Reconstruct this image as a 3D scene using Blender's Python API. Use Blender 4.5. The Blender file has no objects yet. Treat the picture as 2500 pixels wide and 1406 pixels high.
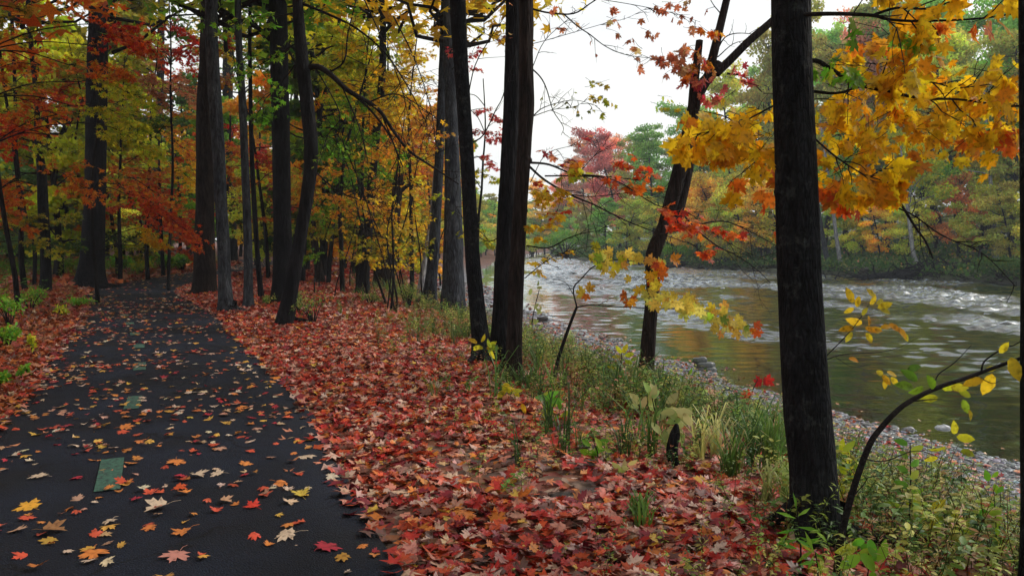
import bpy, math, random
import numpy as np
from mathutils import Vector
sc = bpy.context.scene
R = math.radians

# ------------------------------------------------------------------ camera
CAM = np.array([0.0, 0.0, 1.6]); PITCH = R(3.33); F = 1944.0
cd = bpy.data.cameras.new('camera'); cam = bpy.data.objects.new('camera', cd)
sc.collection.objects.link(cam); sc.camera = cam
cam.location = CAM; cam.rotation_euler = (R(90) - PITCH, 0, 0)
cd.lens = 28.0; cd.sensor_width = 36.0; cd.clip_start = 0.05; cd.clip_end = 4000

# ------------------------------------------------------------------ sky and sun
SUN_EL, SUN_ROT = R(42), R(62)          # overcast: high soft sun over the river
w = bpy.data.worlds.new('World'); sc.world = w; w.use_nodes = True
nt = w.node_tree; nt.nodes.clear()
def wn(t, **k):
    n = nt.nodes.new(t)
    for a, b in k.items(): setattr(n, a, b)
    return n
wo = wn('ShaderNodeOutputWorld'); bg = wn('ShaderNodeBackground')
sky = wn('ShaderNodeTexSky', sky_type='NISHITA', sun_disc=False, sun_elevation=SUN_EL, sun_rotation=SUN_ROT,
         dust_density=4.0, air_density=1.0, ozone_density=1.0)
tc = wn('ShaderNodeTexCoord'); mp = wn('ShaderNodeMapping'); mp.inputs['Scale'].default_value = (1, 1, 3.0)
nz = wn('ShaderNodeTexNoise'); nz.inputs['Scale'].default_value = 1.6; nz.inputs['Detail'].default_value = 5
cr = wn('ShaderNodeValToRGB')
cr.color_ramp.elements[0].position = 0.30; cr.color_ramp.elements[0].color = (7.6, 7.9, 8.4, 1)
cr.color_ramp.elements[1].position = 0.72; cr.color_ramp.elements[1].color = (9.6, 9.6, 9.1, 1)
mx = wn('ShaderNodeMix', data_type='RGBA')
sxyz = wn('ShaderNodeSeparateXYZ'); cov = wn('ShaderNodeMapRange')      # cloud thins towards the zenith
for i_, v_ in ((1, .12), (2, .75), (3, .97), (4, .60)): cov.inputs[i_].default_value = v_
L = nt.links.new
L(tc.outputs['Generated'], mp.inputs['Vector']); L(mp.outputs[0], nz.inputs['Vector']); L(nz.outputs['Fac'], cr.inputs['Fac'])
L(tc.outputs['Generated'], sxyz.inputs[0]); L(sxyz.outputs[2], cov.inputs[0]); L(cov.outputs[0], mx.inputs[0]); L(sky.outputs[0], mx.inputs[6]); L(cr.outputs[0], mx.inputs[7]); L(mx.outputs[2], bg.inputs['Color'])
bg.inputs['Strength'].default_value = 0.1
L(bg.outputs[0], wo.inputs['Surface'])
sl = bpy.data.lights.new('sun', 'SUN'); so = bpy.data.objects.new('sun', sl); sc.collection.objects.link(so)
sl.energy = 1.5; sl.angle = R(12); sl.color = (1.0, 0.95, 0.88)
# sun_rotation is measured clockwise from +Y; light travels from the sun down to the scene
sd = Vector((math.sin(SUN_ROT) * math.cos(SUN_EL), math.cos(SUN_ROT) * math.cos(SUN_EL), math.sin(SUN_EL)))
so.rotation_euler = (-sd).to_track_quat('-Z', 'Y').to_euler(); so.location = (20, 10, 30)
sc.view_settings.view_transform = 'Standard'; sc.view_settings.look = 'None'
sc.view_settings.exposure = 0.38; sc.view_settings.gamma = 1.0
sc.cycles.max_bounces = 7; sc.cycles.diffuse_bounces = 3; sc.cycles.glossy_bounces = 3
sc.cycles.transmission_bounces = 5; sc.cycles.transparent_max_bounces = 12
sc.cycles.caustics_reflective = False; sc.cycles.caustics_refractive = False
sc.cycles.use_denoising = True

HAZE = 0.0007
# ------------------------------------------------------------------ helpers
RNG = np.random.default_rng(11)
random.seed(5)
def h3(ix, iy, iz, s=0):
    n = (ix.astype(np.int64) * 374761393 + iy.astype(np.int64) * 668265263 + iz.astype(np.int64) * 2147483647 + s * 974634777) & 0xffffffff
    n = ((n ^ (n >> 13)) * 1274126177) & 0xffffffff
    n = ((n ^ (n >> 16)) * 2246822519) & 0xffffffff
    return (n ^ (n >> 15)) / 4294967295.0
def vnoise(p, s=0):
    p = np.asarray(p, float)
    if p.shape[-1] == 2: p = np.concatenate([p, np.zeros(p.shape[:-1] + (1,))], -1)
    i = np.floor(p).astype(np.int64); f = p - i; f = f * f * (3 - 2 * f)
    r = 0
    for a in (0, 1):
        for b in (0, 1):
            for c in (0, 1):
                wgt = (f[..., 0] if a else 1 - f[..., 0]) * (f[..., 1] if b else 1 - f[..., 1]) * (f[..., 2] if c else 1 - f[..., 2])
                r = r + wgt * h3(i[..., 0] + a, i[..., 1] + b, i[..., 2] + c, s)
    return r
def fbm(p, s=0, o=3):
    r = 0; a = 0.5; p = np.asarray(p, float)
    for k in range(o): r = r + a * vnoise(p * 2 ** k, s + k); a *= 0.5
    return r / (1 - 0.5 ** o)
def norm(v):
    return v / np.maximum(np.linalg.norm(v, axis=-1, keepdims=True), 1e-9)

cp, sp = math.cos(PITCH), math.sin(PITCH)
def P(px, py, d):
    u = (px - 1250) / F * d; v = -(py - 703) / F * d
    return np.array([u, d * cp + v * sp, 1.6 - d * sp + v * cp])
def proj(p):
    x, y, z = p[0], p[1], p[2] - 1.6
    d = y * cp - z * sp; v = y * sp + z * cp
    return 1250 + F * x / d, 703 - F * v / d

# ------------------------------------------------------------------ terrain
NE = [(-30, 12), (0, 9.6), (5, 8.6), (9, 7.6), (11.2, 7.0), (12.3, 6.4), (14.7, 5.6), (19.4, 4.4), (23.2, 3.0), (35, 0.9), (55, -2.2), (90, -3.5), (140, -2), (200, 3), (260, 13), (300, 20)]
FE = [(-30, 80), (0, 66), (40, 44), (57, 36.5), (71, 28.5), (80, 25.5), (93, 19.5), (120, 13), (160, 9), (200, 9), (260, 15), (300, 20)]
PC = [(0.9, -4), (-0.45, 0), (-1.95, 3.8), (-3.38, 7.6), (-4.1, 9.15), (-5.65, 12.4), (-7.9, 17.3), (-11.95, 25.0), (-13.75, 31), (-15.1, 38), (-16.0, 46), (-17.6, 55), (-22, 66), (-32, 76)]
HW = 1.3
def ip(t, y): return np.interp(y, [a[0] for a in t], [a[1] for a in t])
def catmull(Pts, n=8):
    Pts = np.asarray(Pts, float)
    if len(Pts) < 3: return Pts
    Q = np.vstack([2 * Pts[0] - Pts[1], Pts, 2 * Pts[-1] - Pts[-2]]); out = []
    t = np.linspace(0, 1, n, endpoint=False)[:, None]
    for i in range(len(Pts) - 1):
        a, b, c, d = Q[i], Q[i + 1], Q[i + 2], Q[i + 3]
        out.append(0.5 * (2 * b + (c - a) * t + (2 * a - 5 * b + 4 * c - d) * t ** 2 + (3 * b - a - 3 * c + d) * t ** 3))
    out.append(Pts[-1:]); return np.vstack(out)
PCc = catmull(PC, 10)
def pathdist(x, y):
    """signed distance from the path's centre line (negative = left of it)"""
    x = np.asarray(x, float); y = np.asarray(y, float)
    best = np.full(x.shape, 1e9); sg = np.zeros(x.shape)
    for a, b in zip(PCc[:-1:2], list(PCc[2::2])):
        d = b - a; l2 = d @ d
        t = np.clip(((x - a[0]) * d[0] + (y - a[1]) * d[1]) / l2, 0, 1)
        qx = a[0] + t * d[0]; qy = a[1] + t * d[1]
        dd = np.hypot(x - qx, y - qy); m = dd < best
        best = np.where(m, dd, best); sg = np.where(m, np.sign((x - qx) * d[1] - (y - qy) * d[0]), sg)
    return best * np.where(sg == 0, 1, sg)
def gz(x, y):
    x = np.asarray(x, float); y = np.asarray(y, float)
    p2 = np.stack([x, y], -1)
    wob = (fbm(p2 * 0.35, 3) - 0.5) * 1.6 * np.clip((y - 8) / 12, 0.25, 1)
    s = x - ip(NE, y) + wob
    near = np.interp(s, [-60, -30, -14, -8, -6, -4.6, -3.3, -1.5, 0, 1.5, 4, 9, 400], [1.2, 0.35, 0.05, 0, -0.22, -0.75, -1.27, -1.39, -1.5, -1.66, -1.9, -2.2, -2.2])
    f = x - ip(FE, y) + (fbm(p2 * 0.12, 9) - 0.5) * 5
    far = np.interp(f, [-400, -8, -2, 0, 0.5, 2.5, 15, 60, 140, 400], [-2.4, -2.2, -1.8, -1.5, -1.12, -0.95, 0.2, 6, 14, 22])
    z = np.maximum(near, far)
    pd = np.abs(pathdist(x, y))
    k = np.clip((pd - 1.25) / 1.2, 0, 1); k = k * k * (3 - 2 * k)
    bump = (fbm(p2 * 0.8, 5) - 0.5) * 0.16 + (fbm(p2 * 3.1, 6) - 0.5) * 0.05
    amp = np.clip((z + 1.7) / 0.6, 0.3, 1)
    z2 = z + bump * amp
    return np.where(near > -0.3, z2 * k + (-0.03) * (1 - k), z2)
def ground_hit(px, py):
    d0 = P(px, py, 1.0) - CAM
    ts = 1.0 * 1.004 ** np.arange(1500)
    q = CAM + d0 * ts[:, None]; g_ = gz(q[:, 0], q[:, 1]); k = int(np.argmax(q[:, 2] < g_))
    f = (q[k - 1, 2] - g_[k - 1]) / max((q[k - 1, 2] - g_[k - 1]) - (q[k, 2] - g_[k]), 1e-9)
    t = ts[k - 1] + (ts[k] - ts[k - 1]) * f
    return CAM + d0 * t, t
def at_ground(x, y): return np.array([x, y, float(gz(x, y))])

# ------------------------------------------------------------------ mesh building
def quad2tri(Q): return np.vstack([Q[:, [0, 1, 2]], Q[:, [0, 2, 3]]])
class MB:
    def __init__(s): s.V = []; s.T = []; s.Q = []; s.C = []; s.n = 0; s.kids = []
    def new(s): m_ = MB(); s.kids.append(m_); return m_
    def add(s, V, T=None, Q=None, C=None):
        V = np.asarray(V, np.float32)
        if T is not None and len(T): s.T.append(np.asarray(T, np.int32) + s.n)
        if Q is not None and len(Q): s.Q.append(np.asarray(Q, np.int32) + s.n)
        if C is None: C = np.ones((len(V), 3), np.float32)
        C = np.asarray(C, np.float32)
        if C.ndim == 1: C = np.tile(C, (len(V), 1))
        s.C.append(C); s.V.append(V); s.n += len(V)
    def mesh(s, name, mat, smooth=True):
        me = bpy.data.meshes.new(name)
        V = np.vstack(s.V)
        T = np.vstack(s.T) if s.T else np.zeros((0, 3), np.int32)
        Q = np.vstack(s.Q) if s.Q else np.zeros((0, 4), np.int32)
        me.vertices.add(len(V)); me.vertices.foreach_set('co', V.ravel())
        nl = len(T) * 3 + len(Q) * 4
        me.loops.add(nl); me.loops.foreach_set('vertex_index', np.concatenate([T.ravel(), Q.ravel()]).astype(np.int32))
        me.polygons.add(len(T) + len(Q))
        ls = np.concatenate([np.arange(len(T)) * 3, len(T) * 3 + np.arange(len(Q)) * 4]).astype(np.int32)
        me.polygons.foreach_set('loop_start', ls)
        if smooth: me.polygons.foreach_set('use_smooth', np.ones(len(ls), bool))
        me.update(calc_edges=True)
        C = np.vstack(s.C); ca = me.color_attributes.new('col', 'FLOAT_COLOR', 'POINT')
        ca.data.foreach_set('color', np.hstack([C, np.ones((len(C), 1), np.float32)]).astype(np.float32).ravel())
        me.materials.append(mat); return me
    def build(s, name, mat, parent=None, smooth=True):
        if not s.V: return None
        org = np.zeros(3); q = parent
        while q is not None: org += np.array(q.location); q = q.parent
        s.V = [v - org.astype(np.float32) for v in s.V]
        return link(name, s.mesh(name, mat, smooth), parent)
def link(name, data, parent=None):
    o = bpy.data.objects.new(name, data); sc.collection.objects.link(o)
    o.parent = parent
    return o
def tag(o, label=None, cat=None, group=None, kind=None):
    if label: o['label'] = label
    if cat: o['category'] = cat
    if group: o['group'] = group
    if kind: o['kind'] = kind
    return o
def empty(name, loc, label=None, cat=None, group=None):
    o = bpy.data.objects.new(name, None); sc.collection.objects.link(o); o.location = loc; o.empty_display_size = 0.2
    return tag(o, label, cat, group)
def copy_tree(o, parent=None):
    c = o.copy(); sc.collection.objects.link(c); c.parent = parent
    for ch in list(o.children): copy_tree(ch, c)
    return c

def tube(Pts, Rad, n=6, furrow=0.0, rough=0.0, seed=0, sub=0, uvs=False):
    Pts = np.asarray(Pts, float); Rad = np.asarray(Rad, float)
    if sub:
        k = np.linspace(0, len(Pts) - 1, (len(Pts) - 1) * sub + 1)
        Pts = catmull(Pts, sub); Rad = np.interp(k, np.arange(len(Rad)), Rad)
    m = len(Pts); T = norm(np.gradient(Pts, axis=0))
    a = np.array([1.0, 0, 0]) if abs(T[0][0]) < 0.8 else np.array([0, 1.0, 0])
    U = np.zeros_like(T); U[0] = norm(a - T[0] * (a @ T[0]))
    for i in range(1, m):
        u = U[i - 1] - T[i] * (U[i - 1] @ T[i]); U[i] = norm(u)
    W = np.cross(T, U)
    th = np.linspace(0, 2 * math.pi, n, endpoint=False)
    ct, st = np.cos(th), np.sin(th)
    dirs = U[:, None, :] * ct[None, :, None] + W[:, None, :] * st[None, :, None]
    r = np.repeat(Rad[:, None], n, 1)
    if furrow or rough:
        s = np.concatenate([[0], np.cumsum(np.linalg.norm(np.diff(Pts, axis=0), axis=1))])
        g = np.stack([np.repeat(ct[None] * 1.0, m, 0), np.repeat(st[None], m, 0), np.repeat(s[:, None], n, 1)], -1)
        if furrow: 
            q = g.copy(); q[..., :2] *= 7; q[..., 2] *= 1.3
            r = r + (np.abs(fbm(q, seed, 2) - 0.5) * 2 - 0.3) * furrow
        if rough:
            q = g.copy(); q[..., :2] *= 1.2; q[..., 2] *= 1.1
            r = r * (1 + (fbm(q, seed + 7, 3) - 0.5) * rough)
    V = (Pts[:, None, :] + dirs * r[..., None]).reshape(-1, 3)
    i = np.arange(m - 1)[:, None] * n; j = np.arange(n)[None]; j2 = (j + 1) % n
    Q = np.stack([i + j, i + j2, i + n + j2, i + n + j], -1).reshape(-1, 4)
    V = np.vstack([V, Pts[-1:] + T[-1] * Rad[-1] * 0.4])
    tip = m * n; base = (m - 1) * n
    Tt = np.stack([base + np.arange(n), base + (np.arange(n) + 1) % n, np.full(n, tip)], -1)
    return V, Tt, Q

# leaf templates: base at origin, tip at +Y, radius ~1
def star(half, c):
    h = np.array(half, float); L_ = h[1:-1][::-1] * [-1, 1] if abs(h[-1][0]) < 1e-6 else h[1:][::-1] * [-1, 1]
    o = np.vstack([h, L_]); V = np.vstack([[c], o]); n = len(o)
    T = np.stack([np.zeros(n, int), 1 + np.arange(n), 1 + (np.arange(n) + 1) % n], -1)
    return V, T[:, [0, 2, 1]]
MAPLE_H = [(0, 1.0), (.06, .82), (.2, .8), (.14, .56), (.36, .66), (.64, .7), (.5, .48), (.6, .36), (.3, .26), (.5, .06), (.28, .05), (.15, -.05), (.0, .04)]
MAPLE_L = [(0, 1.0), (.15, .55), (.6, .68), (.28, .27), (.46, .03), (0, .04)]
def lift(V2, droop, fold, cup):
    V = np.zeros((len(V2), 3)); V[:, :2] = V2; r = np.hypot(V2[:, 0], V2[:, 1] - .3)
    V[:, 2] = -droop * r ** 2 + fold * np.abs(V2[:, 0]) + cup * V2[:, 0] * (V2[:, 1] - .3) * 2
    return V
def variants(half, c=(0, .3)):
    v, t = star(half, c)
    return [(lift(v, a, b, e), t) for a, b, e in ((.12, .05, .05), (.35, .15, -.2), (-.3, -.1, .25), (.5, .0, .3), (.1, .45, 0))]
LM = variants(MAPLE_H); LL = variants(MAPLE_L)
ov, ot = star([(0, 1.0), (.17, .75), (.25, .45), (.16, .12), (0, 0)], (0, .45))
LO = [(lift(ov, .15, .2, .0), ot), (lift(ov, .4, .3, .1), ot)]
nv, ntt = star([(0, 1.0), (.09, .55), (0, 0)], (0, .5))
LN = [(lift(nv, .2, .3, 0), ntt)]
kv = np.array([(0, 0, 0), (.42, .45, .05), (0, 1, -.1), (-.42, .45, .05)], float); kt = np.array([(0, 1, 2), (0, 2, 3)])
LK = [(kv, kt)]
def add_leaves(mb, pos, tdir, nrm, size, col, tmpl, rng=RNG):
    """pos Nx3, tdir base->tip, nrm face normal, size N, col Nx3"""
    pos = np.asarray(pos, float); N = len(pos)
    if N == 0: return
    tdir = norm(tdir); b = norm(np.cross(tdir, nrm)); n2 = np.cross(b, tdir)
    which = rng.integers(0, len(tmpl), N)
    for k, (tv, tt) in enumerate(tmpl):
        m = which == k; c = int(m.sum())
        if not c: continue
        s = size[m][:, None, None]
        V = pos[m][:, None, :] + s * (tv[None, :, 0:1] * b[m][:, None] + tv[None, :, 1:2] * tdir[m][:, None] + tv[None, :, 2:3] * n2[m][:, None])
        nvv = len(tv)
        T = (tt[None] + (np.arange(c) * nvv)[:, None, None]).reshape(-1, 3)
        mb.add(V.reshape(-1, 3), T=T, C=np.repeat(col[m], nvv, 0))

# ------------------------------------------------------------------ colours (leaf albedo)
PAL = dict(
    orange=[((.78, .22, .02), 5), ((.80, .34, .03), 3), ((.66, .12, .02), 2), ((.7, .42, .05), 1)],
    redorange=[((.75, .12, .02), 5), ((.78, .22, .03), 3), ((.58, .05, .02), 2)],
    red=[((.58, .03, .02), 5), ((.72, .08, .03), 3), ((.4, .02, .02), 2)],
    pink=[((.72, .13, .12), 4), ((.6, .05, .08), 3), ((.8, .3, .15), 2)],
    yellow=[((.90, .62, .03), 5), ((.88, .48, .02), 2), ((.7, .64, .05), 2)],
    gold=[((.88, .52, .01), 5), ((.90, .62, .02), 6), ((.86, .38, .01), 1.6)],
    orangeyellow=[((.90, .48, .03), 4), ((.90, .32, .03), 4), ((.85, .58, .04), 3)],
    yellowgreen=[((.56, .62, .03), 5), ((.75, .68, .04), 4), ((.32, .5, .04), 2)],
    olive=[((.36, .38, .03), 5), ((.56, .46, .03), 3), ((.16, .22, .02), 2)],
    green=[((.15, .40, .03), 5), ((.25, .48, .03), 3), ((.45, .55, .05), 1)],
    dkgreen=[((.06, .15, .02), 5), ((.10, .2, .02), 3), ((.2, .2, .02), 1)],
    salmon=[((.7, .3, .16), 4), ((.6, .2, .1), 3), ((.62, .42, .2), 2)],
    litter=[((.46, .028, .022), 6.5), ((.56, .085, .03), 6), ((.62, .42, .33), 4), ((.56, .24, .18), 5), ((.15, .06, .045), 5), ((.62, .20, .035), 2.5), ((.22, .018, .03), 3.5), ((.64, .40, .06), .6)],
    litterleft=[((.42, .085, .03), 5), ((.48, .15, .04), 5), ((.32, .045, .03), 4), ((.40, .21, .10), 3), ((.18, .08, .045), 3), ((.5, .34, .25), 1)],
    pathleaf=[((.62, .10, .05), 4), ((.68, .24, .06), 4), ((.70, .55, .42), 4), ((.72, .42, .08), 2), ((.55, .32, .22), 3), ((.45, .03, .05), 2)],
    lemon=[((.86, .66, .10), 5), ((.80, .70, .14), 3), ((.85, .45, .08), 2), ((.55, .62, .12), 2)],
    weed=[((.14, .27, .05), 5), ((.32, .42, .07), 5), ((.07, .16, .035), 3), ((.5, .5, .12), 2.5), ((.45, .28, .14), 1)],
    grassy=[((.06, .14, .03), 5), ((.10, .20, .035), 3), ((.25, .26, .08), 1)],
)
def pick(pal, N, rng=RNG, jit=.12):
    c = np.array([p[0] for p in PAL[pal]]); wt = np.array([p[1] for p in PAL[pal]], float); wt /= wt.sum()
    i = rng.choice(len(c), N, p=wt)
    return np.clip(c[i] * (1 + rng.normal(0, jit, (N, 1))) * (1 + rng.normal(0, .06, (N, 3))), .003, .92)

# ------------------------------------------------------------------ materials
def newmat(name):
    m = bpy.data.materials.new(name); m.use_nodes = True; t = m.node_tree; t.nodes.clear()
    o = t.nodes.new('ShaderNodeOutputMaterial'); return m, t, o
def node(t, ty, ins=None, **k):
    n = t.nodes.new(ty)
    for a, b in k.items(): setattr(n, a, b)
    for a, b in (ins or {}).items():
        if isinstance(b, bpy.types.NodeSocket): t.links.new(b, n.inputs[a])
        else: n.inputs[a].default_value = b
    return n
def ramp(t, fac, stops):
    n = t.nodes.new('ShaderNodeValToRGB'); t.links.new(fac, n.inputs[0])
    e = n.color_ramp.elements
    while len(e) < len(stops): e.new(0.5)
    for el, (p, c) in zip(e, stops): el.position = p; el.color = (*c, 1) if len(c) == 3 else c
    return n.outputs[0]
def mulcol(t, a, b, f=1.0):
    n = node(t, 'ShaderNodeMix', {0: f}, data_type='RGBA', blend_type='MULTIPLY'); t.links.new(a, n.inputs[6])
    if isinstance(b, bpy.types.NodeSocket): t.links.new(b, n.inputs[7])
    else: n.inputs[7].default_value = (*b, 1)
    return n.outputs[2]
def mixcol(t, f, a, b):
    n = node(t, 'ShaderNodeMix', data_type='RGBA')
    for i, v in ((0, f), (6, a), (7, b)):
        if isinstance(v, bpy.types.NodeSocket): t.links.new(v, n.inputs[i])
        else: n.inputs[i].default_value = v if i == 0 else (*v, 1)
    return n.outputs[2]
def leaf_mat(name, trans=.45, gloss=.45, spots=True):
    m, t, o = newmat(name)
    a = node(t, 'ShaderNodeAttribute', attribute_name='col'); oi = node(t, 'ShaderNodeObjectInfo')
    c = mulcol(t, a.outputs['Color'], oi.outputs['Color'])
    if spots:
        g = node(t, 'ShaderNodeNewGeometry')
        n1 = node(t, 'ShaderNodeTexNoise', {'Vector': g.outputs['Position'], 'Scale': 38.0, 'Detail': 3.0})
        c = mulcol(t, c, ramp(t, n1.outputs['Fac'], [(.3, (.45, .38, .35)), (.48, (.95, .92, .9)), (.7, (1.1, 1.05, 1.0))]))
    bs = node(t, 'ShaderNodeBsdfPrincipled', {'Base Color': c, 'Roughness': gloss})
    bs.inputs['Specular IOR Level'].default_value = .35
    tr = node(t, 'ShaderNodeBsdfTranslucent', {'Color': c})
    mxs = node(t, 'ShaderNodeMixShader', {0: trans, 1: bs.outputs[0], 2: tr.outputs[0]})
    t.links.new(mxs.outputs[0], o.inputs[0]); return m
M = {}
M['leaf'] = leaf_mat('autumn_leaf', .68, .5)
M['leaf_far'] = leaf_mat('distant_leaf', .45, .7, False)
M['litter'] = leaf_mat('fallen_leaf', .12, .45)
M['weed'] = leaf_mat('weed_leaf', .4, .5, False)
def bark_mat(name, dark, light, vs=14.0, hs=3.0, bump=.5, moss=0.0, bands=False):
    m, t, o = newmat(name)
    tcn = node(t, 'ShaderNodeNewGeometry')
    mp_ = node(t, 'ShaderNodeMapping', {'Vector': tcn.outputs['Position'], 'Scale': (vs, vs, hs)})
    n1 = node(t, 'ShaderNodeTexNoise', {'Vector': mp_.outputs[0], 'Scale': 1.0, 'Detail': 6.0, 'Roughness': .65, 'Distortion': .6})
    v1 = node(t, 'ShaderNodeTexVoronoi', {'Vector': mp_.outputs[0], 'Scale': 1.6}, feature='DISTANCE_TO_EDGE')
    n2 = node(t, 'ShaderNodeTexNoise', {'Vector': tcn.outputs['Position'], 'Scale': 2.2, 'Detail': 3.0})
    c = ramp(t, n1.outputs['Fac'], [(.32, dark), (.7, light)])
    c = mulcol(t, c, ramp(t, v1.outputs['Distance'], [(0.0, (.35, .35, .35)), (.12, (1, 1, 1))]), .7)
    c = mulcol(t, c, ramp(t, n2.outputs['Fac'], [(.3, (.55, .55, .6)), (.7, (1.15, 1.12, 1.05))]))
    if moss:
        n3 = node(t, 'ShaderNodeTexNoise', {'Vector': tcn.outputs['Position'], 'Scale': 9.0, 'Detail': 8.0, 'Roughness': .75})
        c = mixcol(t, ramp(t, n3.outputs['Fac'], [(.55, (0, 0, 0)), (.72, (moss, moss, moss))]), c, (.16, .19, .18))
    hgt = n1.outputs['Fac']
    add = node(t, 'ShaderNodeMath', {0: n1.outputs['Fac'], 1: v1.outputs['Distance']}, operation='ADD')
    hgt = add.outputs[0]
    if bands:
        mb_ = node(t, 'ShaderNodeMapping', {'Vector': tcn.outputs['Position'], 'Scale': (2.5, 2.5, 26)})
        nb = node(t, 'ShaderNodeTexNoise', {'Vector': mb_.outputs[0], 'Scale': 1.0, 'Detail': 3.0})
        nbm = node(t, 'ShaderNodeMath', {0: nb.outputs['Fac'], 1: .3}, operation='MULTIPLY'); a2 = node(t, 'ShaderNodeMath', {0: hgt, 1: nbm.outputs[0]}, operation='ADD'); hgt = a2.outputs[0]
        c = mulcol(t, c, ramp(t, nb.outputs['Fac'], [(.35, (.75, .75, .75)), (.5, (1, 1, 1)), (.72, (1.3, 1.3, 1.3))]), .35)
    bp = node(t, 'ShaderNodeBump', {'Height': hgt, 'Strength': bump, 'Distance': .06})
    bs = node(t, 'ShaderNodeBsdfPrincipled', {'Base Color': c, 'Roughness': .85, 'Normal': bp.outputs[0]})
    bs.inputs['Specular IOR Level'].default_value = .12
    t.links.new(bs.outputs[0], o.inputs[0]); return m
M['bark_dark'] = bark_mat('dark_bark', (.004, .004, .005), (.032, .032, .038), 16, 2.2, .9)
M['bark_smooth'] = bark_mat('smooth_maple_bark', (.006, .006, .007), (.030, .034, .042), 26, 6, .9, moss=.45, bands=True)
M['bark_brown'] = bark_mat('brown_bark', (.009, .006, .005), (.060, .044, .040), 18, 2.0, 1.0)
M['bark_grey'] = bark_mat('grey_bark', (.010, .011, .014), (.11, .125, .15), 15, 2.4, 1.0, moss=.4)
M['bark_pale'] = bark_mat('pale_bark', (.16, .17, .18), (.48, .49, .50), 6, 1.5, .6)
M['bark_forest'] = bark_mat('forest_bark', (.008, .007, .007), (.030, .028, .028), 8, 1.5, .8)
M['twig'] = bark_mat('twig_bark', (.012, .010, .010), (.04, .035, .035), 30, 30, .3)
M['wood_grey'] = bark_mat('weathered_wood', (.05, .045, .04), (.22, .20, .18), 20, 5, .8)

# ================================================================== SETTING
def axis(segs):
    out = []
    for a, b, st in segs: out += list(np.arange(a, b, st))
    out.append(segs[-1][1]); return np.array(out)
gx = axis([(-1500, -300, 150), (-300, -80, 14), (-80, -24, 1.2), (-24, -12, .35), (-12, 10, .13), (10, 30, .4), (30, 70, .8), (70, 160, 4), (160, 400, 20), (400, 1500, 150)])
gy = axis([(-600, -60, 60), (-60, -6, 3), (-6, 1.5, .5), (1.5, 22, .13), (22, 45, .35), (45, 110, .9), (110, 280, 3), (280, 500, 15), (500, 2400, 200)])
GX, GY = np.meshgrid(gx, gy); GZ = gz(GX, GY)
mb = MB(); nx, ny = len(gx), len(gy)
i = np.arange(ny - 1)[:, None] * nx; j = np.arange(nx - 1)[None]
Qs = np.stack([i + j, i + j + 1, i + nx + j + 1, i + nx + j], -1).reshape(-1, 4)
pt = np.stack([GX, GY], -1)
fr = GX - ip(FE, GY)
m_far = np.clip(fr + 3, 0, 1)
wobx = (fbm(pt * 0.35, 3) - 0.5) * 1.6 * np.clip((GY - 8) / 12, 0.25, 1)
sN = GX - ip(NE, GY) + wobx
m_gr = np.clip((sN + 4.6) / 1.4, 0, 1) * (1 - m_far) * np.clip((110 - GY) / 40, 0, 1)
m_deep = np.clip((-1.62 - GZ) / .4, 0, 1)
mb.add(np.stack([GX, GY, GZ], -1).reshape(-1, 3), Q=Qs, C=np.stack([m_gr, m_far, m_deep], -1).reshape(-1, 3))
m, t, o = newmat('woodland_ground')
g = node(t, 'ShaderNodeNewGeometry'); pos = g.outputs['Position']
msk = node(t, 'ShaderNodeAttribute', attribute_name='col'); sep = node(t, 'ShaderNodeSeparateColor', {0: msk.outputs['Color']})
v = node(t, 'ShaderNodeTexVoronoi', {'Vector': pos, 'Scale': 11.0, 'Randomness': 1.0})
vs = node(t, 'ShaderNodeSeparateColor', {0: v.outputs['Color']})
lit = ramp(t, vs.outputs[0], [(0, (.10, .02, .015)), (.25, (.22, .04, .02)), (.45, (.12, .05, .03)), (.6, (.28, .10, .04)), (.8, (.09, .045, .03)), (1, (.3, .2, .14))])
nn = node(t, 'ShaderNodeTexNoise', {'Vector': pos, 'Scale': 1.3, 'Detail': 6.0})
soil = ramp(t, nn.outputs['Fac'], [(.3, (.015, .012, .011)), (.7, (.05, .038, .032))])
n5 = node(t, 'ShaderNodeTexNoise', {'Vector': pos, 'Scale': 2.5, 'Detail': 4.0})
litter_c = mixcol(t, ramp(t, n5.outputs['Fac'], [(.38, (0, 0, 0)), (.5, (1, 1, 1))]), soil, lit)
v2 = node(t, 'ShaderNodeTexVoronoi', {'Vector': pos, 'Scale': 16.0}); v2s = node(t, 'ShaderNodeSeparateColor', {0: v2.outputs['Color']})
grav = ramp(t, v2s.outputs[0], [(0, (.05, .05, .06)), (.5, (.13, .13, .15)), (1, (.30, .31, .34))])
mud = ramp(t, nn.outputs['Fac'], [(.3, (.020, .017, .007)), (.5, (.045, .037, .013)), (.7, (.08, .06, .022))])
fg = node(t, 'ShaderNodeTexNoise', {'Vector': pos, 'Scale': .5, 'Detail': 8.0, 'Roughness': .7})
farc = ramp(t, fg.outputs['Fac'], [(.3, (.03, .035, .015)), (.5, (.06, .085, .025)), (.62, (.10, .12, .04)), (.75, (.14, .09, .04))])
c = mixcol(t, sep.outputs[0], litter_c, grav); c = mixcol(t, sep.outputs[2], c, mud); c = mixcol(t, sep.outputs[1], c, farc)
sz = node(t, 'ShaderNodeSeparateXYZ', {0: pos})
wet = node(t, 'ShaderNodeMapRange', {0: sz.outputs[2], 1: -1.5, 2: -.95, 3: 1.0, 4: 0.0})
wm = node(t, 'ShaderNodeMath', {0: wet.outputs[0], 1: sep.outputs[1]}, operation='MULTIPLY')
c = mixcol(t, wm.outputs[0], c, (.022, .018, .015))
ad = node(t, 'ShaderNodeMath', {0: v.outputs['Distance'], 1: nn.outputs['Fac']}, operation='ADD')
bp = node(t, 'ShaderNodeBump', {'Height': ad.outputs[0], 'Strength': .8, 'Distance': .05})
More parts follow.
